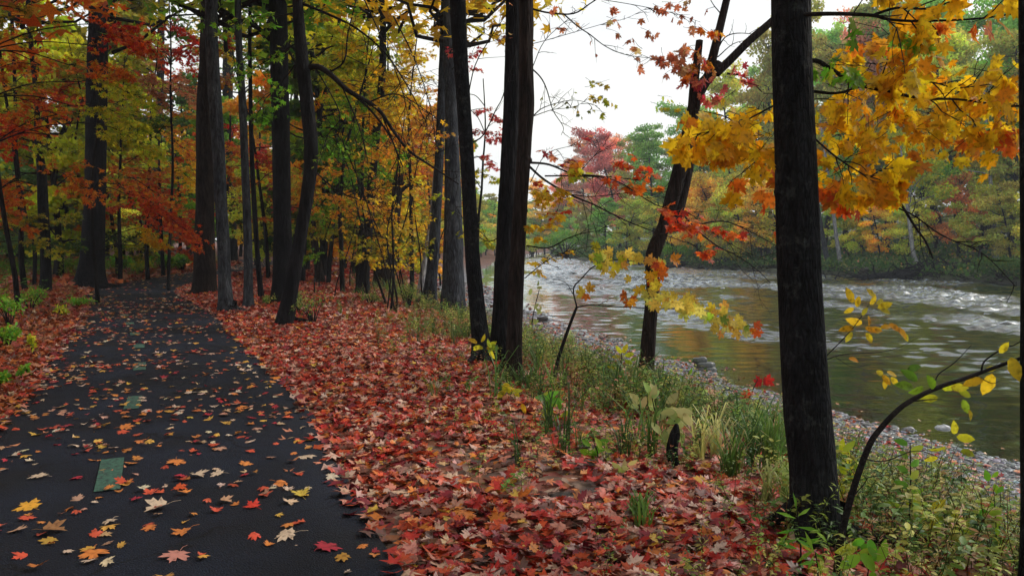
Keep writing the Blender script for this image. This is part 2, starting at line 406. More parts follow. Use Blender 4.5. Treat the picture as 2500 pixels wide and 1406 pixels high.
bs = node(t, 'ShaderNodeBsdfPrincipled', {'Base Color': c, 'Roughness': .8, 'Normal': bp.outputs[0]})
t.links.new(bs.outputs[0], o.inputs[0]); M['ground'] = m
tag(mb.build('ground', m), kind='structure')

# river surface: clear brown water over the bed, riffles in bands
m, t, o = newmat('river_water')
g = node(t, 'ShaderNodeNewGeometry'); pos = g.outputs['Position']
mpa = node(t, 'ShaderNodeMapping', {'Vector': pos, 'Rotation': (0, 0, R(14)), 'Scale': (.16, .34, 1)})
ban = node(t, 'ShaderNodeTexNoise', {'Vector': mpa.outputs[0], 'Scale': 1.0, 'Detail': 3.0, 'Roughness': .55, 'Distortion': .4})
wat = node(t, 'ShaderNodeAttribute', attribute_name='col'); wsp = node(t, 'ShaderNodeSeparateColor', {0: wat.outputs['Color']}); mask = wsp.outputs[0]
mpb = node(t, 'ShaderNodeMapping', {'Vector': pos, 'Rotation': (0, 0, R(14)), 'Scale': (1.5, 3.4, 1)})
w1 = node(t, 'ShaderNodeTexNoise', {'Vector': mpb.outputs[0], 'Scale': 1.0, 'Detail': 5.0, 'Roughness': .6, 'Distortion': .8})
mpc = node(t, 'ShaderNodeMapping', {'Vector': pos, 'Scale': (.6, 1.2, 1)})
w2 = node(t, 'ShaderNodeTexNoise', {'Vector': mpc.outputs[0], 'Scale': 1.0, 'Detail': 2.0})
hm = node(t, 'ShaderNodeMath', {0: w1.outputs['Fac'], 1: mask}, operation='MULTIPLY')
ha = node(t, 'ShaderNodeMath', {0: w2.outputs['Fac'], 1: .12}, operation='MULTIPLY')
hs = node(t, 'ShaderNodeMath', {0: hm.outputs[0], 1: ha.outputs[0]}, operation='ADD')
bp = node(t, 'ShaderNodeBump', {'Height': hs.outputs[0], 'Strength': 1.0, 'Distance': .02})
fre = node(t, 'ShaderNodeFresnel', {'IOR': 1.33, 'Normal': bp.outputs[0]})
frs = node(t, 'ShaderNodeMath', {0: fre.outputs[0], 1: 1.4}, operation='MULTIPLY', use_clamp=True)
rgh = node(t, 'ShaderNodeMapRange', {0: mask, 1: .1, 2: 1.0, 3: .07, 4: .26})
gl = node(t, 'ShaderNodeBsdfGlossy', {'Color': (.92, .97, 1, 1), 'Roughness': rgh.outputs[0], 'Normal': bp.outputs[0]})
tr = node(t, 'ShaderNodeBsdfTransparent', {'Color': (.50, .50, .37, 1)})
ms = node(t, 'ShaderNodeMixShader', {0: frs.outputs[0], 1: tr.outputs[0], 2: gl.outputs[0]})
fo = node(t, 'ShaderNodeTexNoise', {'Vector': mpb.outputs[0], 'Scale': 1.6, 'Detail': 6.0, 'Roughness': .75})
fmul = node(t, 'ShaderNodeMath', {0: ramp(t, fo.outputs['Fac'], [(.50, (0, 0, 0)), (.65, (.6, .62, .65))]), 1: wsp.outputs[1]}, operation='MULTIPLY')
fd = node(t, 'ShaderNodeBsdfDiffuse', {'Color': (.70, .80, .88, 1)})  # matte pale blue: riffle foam plus sky glints painted into the water colour
ms2 = node(t, 'ShaderNodeMixShader', {0: fmul.outputs[0], 1: ms.outputs[0], 2: fd.outputs[0]})
t.links.new(ms2.outputs[0], o.inputs[0]); M['water'] = m
mb = MB()
wx = axis([(-40, -7, 2), (-7, 12, .13), (12, 40, .2), (40, 110, 2)]); wy = axis([(-60, 4, 4), (4, 30, .10), (30, 75, .17), (75, 140, .45), (140, 330, 4)])
WX, WY = np.meshgrid(wx, wy); sw = WX - ip(NE, WY); wn_ = fbm(np.stack([WX * .16, WY * .10], -1), 91, 3)
rif = np.interp(sw, [-1, 3.5, 7.5, 40], [.05, .13, 1, 1]) * np.interp(wn_, [.32, .42, .52], [.25, .75, 1.0])
wp = np.stack([WX + .25 * WY, WY - .1 * WX], -1)
wave = (fbm(wp * [1.3, 2.7], 101, 2) - .5) * .46 + (fbm(wp * [3.1, 5.0], 105, 2) - .5) * .17
foam_glint = np.interp(sw, [4, 8, 30], [0, 1, .9]) * np.interp(wn_, [.38, .54], [0, 1])
i = np.arange(len(wy) - 1)[:, None] * len(wx); j = np.arange(len(wx) - 1)[None]
mb.add(np.stack([WX, WY, -1.5 + rif * wave], -1).reshape(-1, 3), Q=np.stack([i + j, i + j + 1, i + len(wx) + j + 1, i + len(wx) + j], -1).reshape(-1, 4), C=np.stack([rif, foam_glint, rif], -1).reshape(-1, 3))
tag(mb.build('river', m), kind='structure')

# asphalt path
m, t, o = newmat('wet_asphalt')
g = node(t, 'ShaderNodeNewGeometry'); pos = g.outputs['Position']
a1 = node(t, 'ShaderNodeTexNoise', {'Vector': pos, 'Scale': 160.0, 'Detail': 2.0, 'Roughness': .8})
a2 = node(t, 'ShaderNodeTexNoise', {'Vector': pos, 'Scale': 1.1, 'Detail': 5.0})
v = node(t, 'ShaderNodeTexVoronoi', {'Vector': pos, 'Scale': 110.0})
c = ramp(t, a1.outputs['Fac'], [(.35, (.002, .003, .007)), (.55, (.006, .009, .018)), (.72, (.026, .040, .075))])
c = mulcol(t, c, ramp(t, a2.outputs['Fac'], [(.3, (.5, .5, .5)), (.5, (1, 1, 1)), (.7, (1.9, 1.8, 1.7))]))
wrp = node(t, 'ShaderNodeTexNoise', {'Vector': pos, 'Scale': 2.0, 'Detail': 4.0}); wv_ = node(t, 'ShaderNodeVectorMath', {0: pos, 1: wrp.outputs['Color']}, operation='ADD')
crk = node(t, 'ShaderNodeTexVoronoi', {'Vector': wv_.outputs[0], 'Scale': .55}, feature='DISTANCE_TO_EDGE')
c = mulcol(t, c, ramp(t, crk.outputs['Distance'], [(.0, (.12, .12, .12)), (.010, (1, 1, 1))]))
ro = node(t, 'ShaderNodeMapRange', {0: a2.outputs['Fac'], 1: .3, 2: .7, 3: .60, 4: .85})
bp = node(t, 'ShaderNodeBump', {'Height': v.outputs['Distance'], 'Strength': .9, 'Distance': .006})
bs = node(t, 'ShaderNodeBsdfPrincipled', {'Base Color': c, 'Roughness': ro.outputs[0], 'Normal': bp.outputs[0]}); bs.inputs['Specular IOR Level'].default_value = .17
t.links.new(bs.outputs[0], o.inputs[0]); M['asphalt'] = m
fine = catmull(PC, 40); tg = norm(np.gradient(fine, axis=0)); nr = np.stack([tg[:, 1], -tg[:, 0]], -1)
mb = MB(); rows = []
offs = np.array([-1.32, -1.3, -.9, -.45, 0, .45, .9, 1.3, 1.32]); zo = np.array([-.06, .012, .022, .03, .034, .03, .022, .012, -.06])
wv = (fbm(np.stack([np.arange(len(fine)) * .12, np.zeros(len(fine))], -1), 31) - .5) * .12
for k in range(len(offs)):
    e = wv * (1 if abs(offs[k]) > 1.2 else 0)
    rows.append(np.column_stack([fine + nr * (offs[k] + e)[:, None] if np.ndim(e) else fine + nr * offs[k], np.full(len(fine), zo[k])]))
V = np.stack(rows, 1); n_, k_ = V.shape[:2]
i = np.arange(n_ - 1)[:, None] * k_; j = np.arange(k_ - 1)[None]
mb.add(V.reshape(-1, 3), Q=np.stack([i + j, i + j + 1, i + k_ + j + 1, i + k_ + j], -1).reshape(-1, 4))
tag(mb.build('path', m), kind='structure')
def pathz(pd): return np.interp(np.abs(pd), np.abs(offs[4:8]), zo[4:8])

# worn green dashes down the middle
m, t, o = newmat('worn_green_paint')
g = node(t, 'ShaderNodeNewGeometry')
a1 = node(t, 'ShaderNodeTexNoise', {'Vector': g.outputs['Position'], 'Scale': 34.0, 'Detail': 6.0, 'Roughness': .85})
c = ramp(t, a1.outputs['Fac'], [(.42, (.008, .012, .018)), (.50, (.03, .10, .07)), (.7, (.05, .17, .115))])
bs = node(t, 'ShaderNodeBsdfPrincipled', {'Base Color': c, 'Roughness': .7}); t.links.new(bs.outputs[0], o.inputs[0])
mb = MB()
dashes = [((262, 1212), (276, 1132), .15), ((320, 1008), (331, 976), .13), ((341, 911), (342, 892), .14), ((340, 856), (340, 846), .15), ((331, 824), (329, 817), .15), ((318, 797), (316, 792), .15), ((306, 776), (304, 772), .15)]
for (a, b, hw) in dashes:
    A, _ = ground_hit(*a); B, _ = ground_hit(*b)
    A = A[:2] - (A[:2] - CAM[:2]) * .017; B = B[:2] - (B[:2] - CAM[:2]) * .017
    d = norm(B - A); n2 = np.array([d[1], -d[0]]) * hw * .5
    mb.add([(*(A - n2), .04), (*(A + n2), .04), (*(B + n2), .04), (*(B - n2), .04)], Q=[(0, 1, 2, 3)])
tag(mb.build('path_markings', m), kind='structure')

# ================================================================== LEAF LITTER
def scatter(x0, x1, y0, y1, dens, keep):
    n = int((x1 - x0) * (y1 - y0) * dens); x = RNG.uniform(x0, x1, n); y = RNG.uniform(y0, y1, n)
    infov = (np.abs(x) < y * .80 + 1.2)
    x, y = x[infov], y[infov]; k = RNG.random(len(x)) < keep(x, y); return x[k], y[k]
def sval(x, y):
    p2 = np.stack([x, y], -1)
    return x - ip(NE, y) + (fbm(p2 * 0.35, 3) - 0.5) * 1.6 * np.clip((y - 8) / 12, 0.25, 1)
def lay(mb, x, y, pal, tmpl, smin, smax, tilt=.35, zoff=.004, zj=.03, z=None, mixw=None):
    n = len(x)
    if not n: return
    z = gz(x, y) if z is None else z
    a = RNG.uniform(0, 2 * math.pi, n)
    nrm = norm(np.stack([RNG.normal(0, tilt, n), RNG.normal(0, tilt, n), np.ones(n)], -1))
    td = np.stack([np.cos(a), np.sin(a), np.zeros(n)], -1); td = norm(td - nrm * (td * nrm).sum(-1, keepdims=True))
    pos = np.stack([x, y, z + zoff + RNG.random(n) ** 1.5 * zj], -1)
    add_leaves(mb, pos - td * .04, td, nrm, RNG.uniform(smin, smax, n), pick(pal, n), tmpl)
def right_keep(x, y):
    pd = pathdist(x, y); s = sval(x, y)
    k = np.clip((pd - 1.27) / .08, 0, 1) * np.interp(s, [-7, -5.2, -4, -3, 0], [1, .8, .4, .15, .05])
    # trodden earth shows through in patches
    bare = fbm(np.stack([x * .9, y * .9], -1), 21)
    return k * np.where((bare > .50) & (y < 8), .2, 1)
mb = MB()
x, y = scatter(-3, 6, 2.6, 8.5, 760, right_keep); lay(mb, x, y, 'litter', LM, .04, .105, .33, zj=.035)
x, y = scatter(-7, 6.5, 8.5, 16, 460, right_keep); lay(mb, x, y, 'litter', LL, .055, .115, .35, zj=.04)
x, y = scatter(-16, 6, 16, 32, 220, right_keep); lay(mb, x, y, 'litter', LL, .07, .14, .5, zj=.06)
x, y = scatter(-22, 3, 32, 60, 40, right_keep); lay(mb, x, y, 'litter', LK, .18, .30, .6, zj=.06)
def left_keep(x, y):
    pd = pathdist(x, y); return np.clip((-pd - 1.15) / .2, 0, 1) * np.clip((40 + pd) / 20, 0, 1)
x, y = scatter(-9, -3, 5, 12, 330, left_keep); lay(mb, x, y, 'litterleft', LL, .08, .14, .45, zj=.05)
x, y = scatter(-22, -6, 12, 26, 170, left_keep); lay(mb, x, y, 'litterleft', LL, .09, .15, .5, zj=.06)
x, y = scatter(-55, -10, 26, 62, 34, left_keep); lay(mb, x, y, 'litterleft', LK, .2, .34, .6, zj=.06)
tag(mb.build('leaf_litter', M['litter'], smooth=False), 'thick red, orange and tan layer of fallen maple leaves covering the woodland floor', 'fallen leaves', kind='stuff')
# leaves on the asphalt: denser towards its left edge and far away
def path_keep(x, y):
    pd = pathdist(x, y); inn = np.abs(pd) < 1.27
    k = np.interp(pd, [-1.3, -1.05, -.6, .3, .9, 1.3], [1.0, .55, .32, .22, .20, .30]) * np.interp(y, [3, 8, 14, 25], [.55, .85, .9, .7])
    cl = fbm(np.stack([x * 2.2, y * 2.2], -1), 44)
    return inn * k * np.clip((cl - .33) * 4, .15, 1.6)
mb = MB()
for (y0, y1, dn, tm, sa, sb) in ((2.6, 9, 230, LM, .035, .085), (9, 22, 170, LL, .045, .10), (22, 60, 30, LL, .08, .14)):
    x, y = scatter(-24, 2, y0, y1, dn, path_keep); lay(mb, x, y, 'pathleaf', tm, sa, sb, .16, .006, .012, z=pathz(pathdist(x, y)))
x, y = scatter(-16, 2, 3, 26, 300, lambda x, y: (np.abs(np.abs(pathdist(x, y)) - 1.27) < .07) * .35); lay(mb, x, y, 'litter', LL, .07, .12, .3, .006, .03, z=pathz(pathdist(x, y)))
tag(mb.build('scattered_leaves', M['litter'], smooth=False), 'loose maple leaves scattered over the dark asphalt path', 'fallen leaves', kind='stuff')
# sparse leaves washed up on the gravel and floating by the edge
mb = MB()
x, y = scatter(-4, 9, 5, 30, 22, lambda x, y: np.interp(sval(x, y), [-4, -3, -.5, .3, 1.2], [1, 1, .8, .35, 0])); lay(mb, x, y, 'salmon', LL, .05, .10, .2, .03, .02, z=np.maximum(gz(x, y), -1.5))
tag(mb.build('washed_up_leaves', M['litter'], smooth=False), 'faded leaves washed up among the stones at the water edge', 'fallen leaves', kind='stuff')

# gravel: flat shards of shale
def stone_template(seed, n=7):
    r = np.random.default_rng(seed); th = np.linspace(0, 2 * math.pi, n, endpoint=False) + r.uniform(-.25, .25, n)
    rr = r.uniform(.7, 1.1, n); z = [-.3, .2, .34]; V = []
    for k, sc_ in enumerate((1, .98, .78)): V.append(np.stack([np.cos(th) * rr * sc_, np.sin(th) * rr * sc_ * .75, np.full(n, z[k] * .6) + r.normal(0, .02, n)], -1))
    V = np.vstack(V + [np.array([[0, 0, .21]])]); T = []
    for k in (0, 1):
        for i in range(n):
            a, b = k * n + i, k * n + (i + 1) % n; T += [(a, b, b + n), (a, b + n, a + n)]
    for i in range(n): T.append((2 * n + i, 2 * n + (i + 1) % n, 3 * n))
    return V, np.array(T)
ST = [stone_template(k) for k in range(6)]
mb = MB()
def gkeep(x, y): return np.interp(sval(x, y), [-4.4, -3.4, -1, 0.5, 2.5, 5], [0, .9, 1, .8, .25, 0])
for (y0, y1, dn, sa, sb) in ((4.5, 12, 420, .012, .07), (12, 24, 120, .03, .10), (24, 60, 16, .07, .22)):
    x, y = scatter(-5, 11, y0, y1, dn, gkeep); n = len(x); z = gz(x, y)
    pos = np.stack([x, y, z + .004], -1); a = RNG.uniform(0, 2 * math.pi, n)
    nrm = norm(np.stack([RNG.normal(0, .18, n), RNG.normal(0, .18, n), np.ones(n)], -1))
    td = np.stack([np.cos(a), np.sin(a), np.zeros(n)], -1)
    gcol = RNG.choice([0.09, .2, .34, .52], n, p=[.45, .35, .16, .04])[:, None] * np.array([[.78, .85, .95]]) * (1 + RNG.normal(0, .1, (n, 3)))
    add_leaves(mb, pos, td, nrm, RNG.uniform(sa, sb, n) * RNG.uniform(.6, 1.2, n), np.clip(gcol, .02, .6), ST)
m, t, o = newmat('wet_shale')
a = node(t, 'ShaderNodeAttribute', attribute_name='col'); g = node(t, 'ShaderNodeNewGeometry')
n1 = node(t, 'ShaderNodeTexNoise', {'Vector': g.outputs['Position'], 'Scale': 30.0, 'Detail': 5.0})
c = mulcol(t, a.outputs['Color'], ramp(t, n1.outputs['Fac'], [(.3, (.5, .5, .5)), (.7, (1.2, 1.2, 1.2))]))
bp = node(t, 'ShaderNodeBump', {'Height': n1.outputs['Fac'], 'Strength': .5, 'Distance': .01})
bs = node(t, 'ShaderNodeBsdfPrincipled', {'Base Color': c, 'Roughness': .30, 'Normal': bp.outputs[0]}); t.links.new(bs.outputs[0], o.inputs[0]); M['stone'] = m
tag(mb.build('gravel', m, smooth=False), 'flat grey shale pieces along the near water edge', 'gravel', kind='stuff')

# individual rocks lying at the water's edge
def rock(px, py, wpx, hpx, label, seed, layers=2, col=(.13, .14, .14), depthf=.6, waterz=False):
    if waterz:
        d0 = P(px, py, 1) - CAM; tt = (-1.5 - CAM[2]) / d0[2]; p = CAM + d0 * tt; d = tt
    else: p, d = ground_hit(px, py)
    wd = wpx / F * d; hh = hpx / F * d; r = np.random.default_rng(seed)
    root = empty('rock', p, label, 'rock', 'rocks at the water edge'); mb = MB()
    z = -.04
    for k in range(layers):
        th = np.linspace(0, 2 * math.pi, 13, endpoint=False) + r.uniform(-.16, .16, 13); rr = r.uniform(.8, 1.08, 13) * (1 - .2 * k)
        # squarish slab outline
        sq = 1 / np.maximum(np.abs(np.cos(th)), np.abs(np.sin(th))) * .8
        ox, oy = r.uniform(-.12, .12, 2) * wd; h = (hh * (1 if layers > 1 else .6) + .04) / layers * r.uniform(.85, 1.1)
        rings = [(1.0, 0), (1.03, .35), (.98, .8), (.86, 1.0), (.4, 1.05)] if layers > 1 else [(1.05, 0), (.96, .4), (.80, .72), (.55, .92), (.25, 1.0)]
        V = np.vstack([np.stack([np.cos(th) * rr * sq * s_ * wd / 2 + ox, np.sin(th) * rr * sq * s_ * wd / 2 * depthf + oy, np.full(13, z + h * q) + r.normal(0, h * .05, 13) + .1 * h * np.cos(th)], -1) for s_, q in rings])
        V = np.vstack([V, [[ox, oy, z + h * 1.06]]]); n = 13; Q = []; T = []
        for a_ in range(4):
            for i_ in range(n): Q.append((a_ * n + i_, a_ * n + (i_ + 1) % n, (a_ + 1) * n + (i_ + 1) % n, (a_ + 1) * n + i_))
        for i_ in range(n): T.append((4 * n + i_, 4 * n + (i_ + 1) % n, 5 * n))
        mb.add(V + p, T=T, Q=Q, C=np.array(col) * r.uniform(.85, 1.15)); z += h * .93
    nm = 'rock'; ob = mb.build('slab', M['stone'], root, smooth=False)
    # one mesh: make the rock itself the top-level object
    sc.collection.objects.unlink(root); l, c_, g_ = root['label'], root['category'], root['group']; loc = root.location.copy()
    bpy.data.objects.remove(root); ob.parent = None; ob.location = loc; ob.name = nm; tag(ob, l, c_, g_); return ob
rock(1716, 903, 74, 34, 'thick layered grey slab standing at the water edge right of the leaning river tree', 1, 3, (.10, .11, .105), .5)
rock(1812, 1003, 62, 16, 'low dark brown rock on gravel below the red leaved seedling', 2, 1, (.05, .035, .03), .5)
rock(1752, 953, 42, 7, 'flat brown stone lying in shallows below the thick layered slab', 3, 1, (.16, .13, .10), .6, True)
rock(2304, 1046, 48, 14, 'pale rounded flat stone breaking the shallow water at right', 4, 1, (.36, .38, .40), .7, True)
rock(2222, 1050, 36, 11, 'small grey stone just left of the pale rounded stone', 5, 1, (.22, .22, .23), .7, True)
rock(2410, 1152, 44, 14, 'dark stone with pale top on gravel near right frame edge', 6, 1, (.10, .10, .11), .7)
rock(1322, 786, 42, 13, 'low dark rock on far gravel spit beside the twin trunks', 7, 2, (.07, .06, .055), .5)
rock(2342, 718, 34, 6, 'pale boulder in the riffle near the far bank', 8, 1, (.42, .44, .46), .7, True)
rock(1468, 704, 14, 5, 'small white stone in open water left of the leaning river tree', 9, 1, (.5, .5, .5), .7, True)
rock(1765, 704, 16, 4, 'small pale stone in open water right of the leaning river tree', 10, 1, (.45, .46, .48), .7, True)

# ================================================================== TREES
class Lv:
    def __init__(s): s.p = []; s.t = []; s.n = []; s.s = []; s.c = []
    def put(s, pos, td, nrm, size, col): s.p.append(pos); s.t.append(td); s.n.append(nrm); s.s.append(size); s.c.append(col)
    def flush(s, mb, tmpl):
        if s.p: add_leaves(mb, np.vstack(s.p), np.vstack(s.t), np.vstack(s.n), np.concatenate(s.s), np.vstack(s.c), tmpl)
UP = np.array([0, 0, 1.0])
def rnd3(n=None): return RNG.normal(size=3) if n is None else RNG.normal(size=(n, 3))
def leaves_along(lv, pts, n, pal, size, hang, spread=.06, tint=None):
    """leaves in loose pairs along a twig; hang 0 = flat sprays, 1 = hanging down"""
    if n <= 0: return
    t = RNG.uniform(.15, 1.0, n) ** .8 * (len(pts) - 1); i = np.minimum(t.astype(int), len(pts) - 2); f = (t - i)[:, None]
    pos = pts[i] * (1 - f) + pts[i + 1] * f
    tw = norm(pts[-1] - pts[0]); side = norm(np.cross(tw, UP) + 1e-6)
    sg = RNG.choice([-1, 1], n)[:, None]
    td = norm(tw * RNG.uniform(.1, .9, (n, 1)) + side * sg * RNG.uniform(.3, 1, (n, 1)) - UP * (hang * RNG.uniform(.5, 2.2, (n, 1)) + .15) + rnd3(n) * .22)
    if hang > .5:
        nrm = norm(rnd3(n) * [1, 1, .35] + 1e-6)
    else:
        nrm = norm(UP + rnd3(n) * .42)
    nrm = norm(nrm - td * (nrm * td).sum(-1, keepdims=True))
    pos = pos + td * spread * RNG.uniform(.2, 1, (n, 1)) + rnd3(n) * spread * .25
    col = pick(pal, n)
    if tint is not None: col = col * tint
    lv.put(pos, td, nrm, RNG.uniform(.7, 1.2, n) * size, col)
def wander(p0, d, length, n=5, bend=.18, droop=0.0):
    pts = [np.array(p0, float)]; d = norm(np.array(d, float))
    for k in range(n):
        d = norm(d + rnd3() * bend + np.array([0, 0, -droop])); pts.append(pts[-1] + d * length / n)
    return np.array(pts)
def limb(mb, lv, pts, r0, r1, ntw, twl, nleaf, pal, size, hang=.15, flat=True, sub=0, sides=5, tw_r=.005, start=.2, tint=None, bend=.2, spread=.06):
    V, T, Q = tube(pts, np.linspace(r0, r1, len(pts)), sides, sub=2 if len(pts) < 8 else 0); mb.add(V, T=T, Q=Q)
    for k in range(ntw):
        t = start + (1 - start) * (k + RNG.random()) / max(ntw, 1); u = t * (len(pts) - 1); i = min(int(u), len(pts) - 2); f = u - i
        o_ = pts[i] * (1 - f) + pts[i + 1] * f; d = norm(pts[i + 1] - pts[i])
        a = RNG.choice([-1, 1]) * RNG.uniform(.45, 1.15)
        ax = UP if flat else norm(rnd3()); ax = norm(ax - d * (ax @ d))
        d2 = d * math.cos(a) + np.cross(ax, d) * math.sin(a) + UP * RNG.normal(0, .10 if flat else .3)
        L_ = twl * RNG.uniform(.5, 1.15) * (1.1 - .5 * t)
        tp = wander(o_, d2, L_, 4, bend, .03)
        V, T, Q = tube(tp, np.linspace(tw_r, tw_r * .35, 5), 3); mb.add(V, T=T, Q=Q)
        nl = RNG.poisson(nleaf) if nleaf else 0
        leaves_along(lv, tp, nl, pal, size, hang, spread, tint)
        if sub:
            for q in range(sub):
                s_ = RNG.integers(1, 4); dd = norm(tp[s_ + 1] - tp[s_]); b = RNG.choice([-1, 1]) * RNG.uniform(.5, 1.1)
                ax2 = ax if flat else norm(rnd3()); d3 = dd * math.cos(b) + np.cross(ax2, dd) * math.sin(b)
                tp2 = wander(tp[s_], d3, L_ * .5, 3, bend, .03); V, T, Q = tube(tp2, np.linspace(tw_r * .6, tw_r * .3, 4), 3); mb.add(V, T=T, Q=Q)
                leaves_along(lv, tp2, int(nl * .5), pal, size, hang, spread, tint)
def pxline(pl, d): return np.array([P(a[0], a[1], d + (a[2] if len(a) > 2 else 0)) for a in pl])
def root_at(p, name, label, cat, group=None): return empty(name, tuple(p), label, cat, group)

def trunk_px(name, label, base, line, widths, mat, furrow=.012, rough=.18, flare=.5, n=28, group=None, d=None, seed=1, roots=0, top=14, cat='tree', ext=None):
    """a standing trunk: base (px,py) gives the ground point; line continues upward at the same distance"""
    g_, d0 = ground_hit(*base); d = d or d0
    pl = pxline([base] + line, d); pl[0] = g_
    wd = np.array(widths) / F * d / 2
    # carry on upward to full height
    if ext is not None:
        dirn = norm(pl[-1] - pl[-2]); 
        pl = np.vstack([pl, pl[-1] + dirn * ext * .5, pl[-1] + dirn * ext]); wd = np.concatenate([wd, [wd[-1] * .7, wd[-1] * .35]])
    low = pl[0] - np.array([0, 0, .35]); pl = np.vstack([low, pl]); wd = np.concatenate([[wd[0] * 1.15], wd])
    V_sub = 7
    P2 = catmull(pl, V_sub); k = np.linspace(0, len(pl) - 1, len(P2)); W2 = np.interp(k, np.arange(len(wd)), wd)
    # resample evenly
    s = np.concatenate([[0], np.cumsum(np.linalg.norm(np.diff(P2, axis=0), axis=1))]); stp = max(.05, d * .006)
    q = np.arange(0, min(s[-1], 9 + d * .3), stp); q = np.concatenate([q, np.linspace(q[-1] + stp, s[-1], 14)]) if s[-1] > q[-1] + stp else q
    P3 = np.stack([np.interp(q, s, P2[:, a]) for a in range(3)], -1); W3 = np.interp(q, s, W2)
    V, T, Q = tube(P3, W3, n, furrow=furrow, rough=rough, seed=seed)
    # root flare with lobes
    m = len(P3); VV = V[:-1].reshape(m, n, 3); hgt = np.maximum(VV[:, :, 2] - g_[2], -.1)
    th = np.arange(n) / n * 2 * math.pi; lob = 1 + .5 * np.cos(th * 4 + seed) + .35 * np.cos(th * 3 + seed * 2.1)
    fl = flare * np.exp(-np.maximum(hgt, 0) / (wd[1] * 1.1)) * np.maximum(lob, 0)[None] * wd[1]
    dirs = VV - P3[:, None]; dirs[..., 2] = 0; VV = VV + norm(dirs) * fl[..., None] * (norm(dirs) ** 2).sum(-1, keepdims=True)
    V = np.vstack([VV.reshape(-1, 3), V[-1:]])
    mb = MB(); mb.add(V, T=T, Q=Q)
    root = root_at(g_, name, label, cat, group)
    rng = np.random.default_rng(seed)
    for r_ in range(roots):
        a = rng.uniform(0, 6.28) if roots > 1 else -.1; L_ = wd[1] * rng.uniform(2.2, 3.6)
        pts = [g_ + np.array([math.cos(a) * L_ * u, math.sin(a) * L_ * u, 0]) for u in (.15, .4, .7, 1.0)]
        pts = [np.array([p_[0] + rng.normal(0, .05), p_[1] + rng.normal(0, .05), float(gz(p_[0], p_[1])) + h_]) for p_, h_ in zip(pts, (.22, .09, .04, -.04))]
        V, T, Q = tube(np.array(pts), np.array([.5, .32, .2, .1]) * wd[1], 8, rough=.5, seed=seed, sub=4); mb.add(V, T=T, Q=Q)
    return root, mb, P3, d, mat
def finish(root, mbt, mat, mbb=None, lv=None, tmpl=LL, leafmat='leaf', name='crown'):
    tr = mbt.build('trunk', mat, root)
    if mbb is not None and mbb.V: mbb.build('branches', M['twig'], root)
    for m_ in (mbb.kids if mbb is not None else []): m_.build('branch', M['twig'], root)
    if lv is not None and lv.p:
        mc = MB(); lv.flush(mc, tmpl); mc.build(name, M[leafmat], root, smooth=False)
    return root

# high crown for the big trees: above the frame, it shades the wood
def high_crown(mbb, lv, top, h0, h1, rad, pal, n=900, size=.4, col=None):
    for k in range(26):
        z = RNG.uniform(h0, h1); a = RNG.uniform(0, 6.28); rr = rad * RNG.uniform(.5, 1)
        st = np.array([top[0], top[1], z - rr * .45]); en = np.array([top[0] + math.cos(a) * rr, top[1] + math.sin(a) * rr, z])
        pts = np.linspace(st, en, 5) + rnd3(5) * [.15, .15, .15]; V, T, Q = tube(pts, np.linspace(.07, .012, 5), 5); mbb.add(V, T=T, Q=Q)
        c = int(n / 26); u = RNG.uniform(.35, 1.05, c)[:, None]
        pos = st + (en - st) * u + rnd3(c) * [.8, .8, .35]
        lv.put(pos, norm(rnd3(c) * [1, 1, .4]), norm(UP + rnd3(c) * .5), RNG.uniform(.6, 1.2, c) * size, pick(pal, c))

# ---- colour of each limb, as seen in the photograph
BL = [(60, 40, 'olive'), (60, 150, 'orange'), (60, 250, 'olive'), (150, 330, 'yellowgreen'), (30, 330, 'redorange'), (90, 430, 'olive'), (30, 500, 'orange'), (40, 570, 'dkgreen'), (120, 620, 'dkgreen'), (170, 60, 'olive'), (150, 160, 'olive'), (130, 240, 'redorange'),
      (300, 70, 'redorange'), (360, 40, 'dkgreen'), (440, 110, 'red'), (400, 90, 'redorange'), (330, 220, 'yellowgreen'), (250, 190, 'orange'), (420, 210, 'salmon'), (300, 300, 'yellowgreen'), (380, 350, 'yellowgreen'), (440, 300, 'dkgreen'), (430, 390, 'orangeyellow'), (220, 360, 'yellowgreen'), (340, 430, 'orange'), (300, 480, 'redorange'), (400, 520, 'redorange'), (450, 570, 'redorange'), (280, 560, 'olive'), (320, 610, 'olive'), (360, 580, 'yellow'), (440, 480, 'green'), (450, 430, 'yellow'), (200, 480, 'orange'), (150, 540, 'olive'), (230, 600, 'dkgreen'), (90, 380, 'orange'),
      (560, 120, 'yellow'), (560, 280, 'orangeyellow'), (560, 380, 'redorange'), (570, 450, 'yellow'), (560, 560, 'dkgreen'), (640, 60, 'green'), (620, 180, 'green'), (640, 260, 'green'), (690, 100, 'green'), (690, 220, 'green'), (640, 370, 'red'), (640, 440, 'orange'), (650, 530, 'pink'), (700, 330, 'orangeyellow'),
      (800, 80, 'yellowgreen'), (850, 30, 'yellowgreen'), (900, 130, 'yellowgreen'), (800, 190, 'yellowgreen'), (820, 340, 'green'), (860, 420, 'green'), (800, 480, 'orangeyellow'), (780, 560, 'green'), (900, 470, 'orangeyellow'), (860, 560, 'olive'), (960, 60, 'yellow'), (1000, 130, 'yellow'), (1040, 60, 'yellowgreen'), (960, 240, 'yellow'), (1000, 330, 'orangeyellow'), (1050, 400, 'orange'), (1000, 480, 'yellow'), (960, 540, 'yellow'), (940, 610, 'yellow'), (1050, 560, 'olive'), (1060, 300, 'orangeyellow'), (1180, 330, 'pink'), (1200, 260, 'pink'), (1190, 430, 'yellowgreen'), (1170, 600, 'yellowgreen'), (-200, 300, 'orange'), (-200, 550, 'olive')]
BA = np.array([(b[0], b[1]) for b in BL], float)
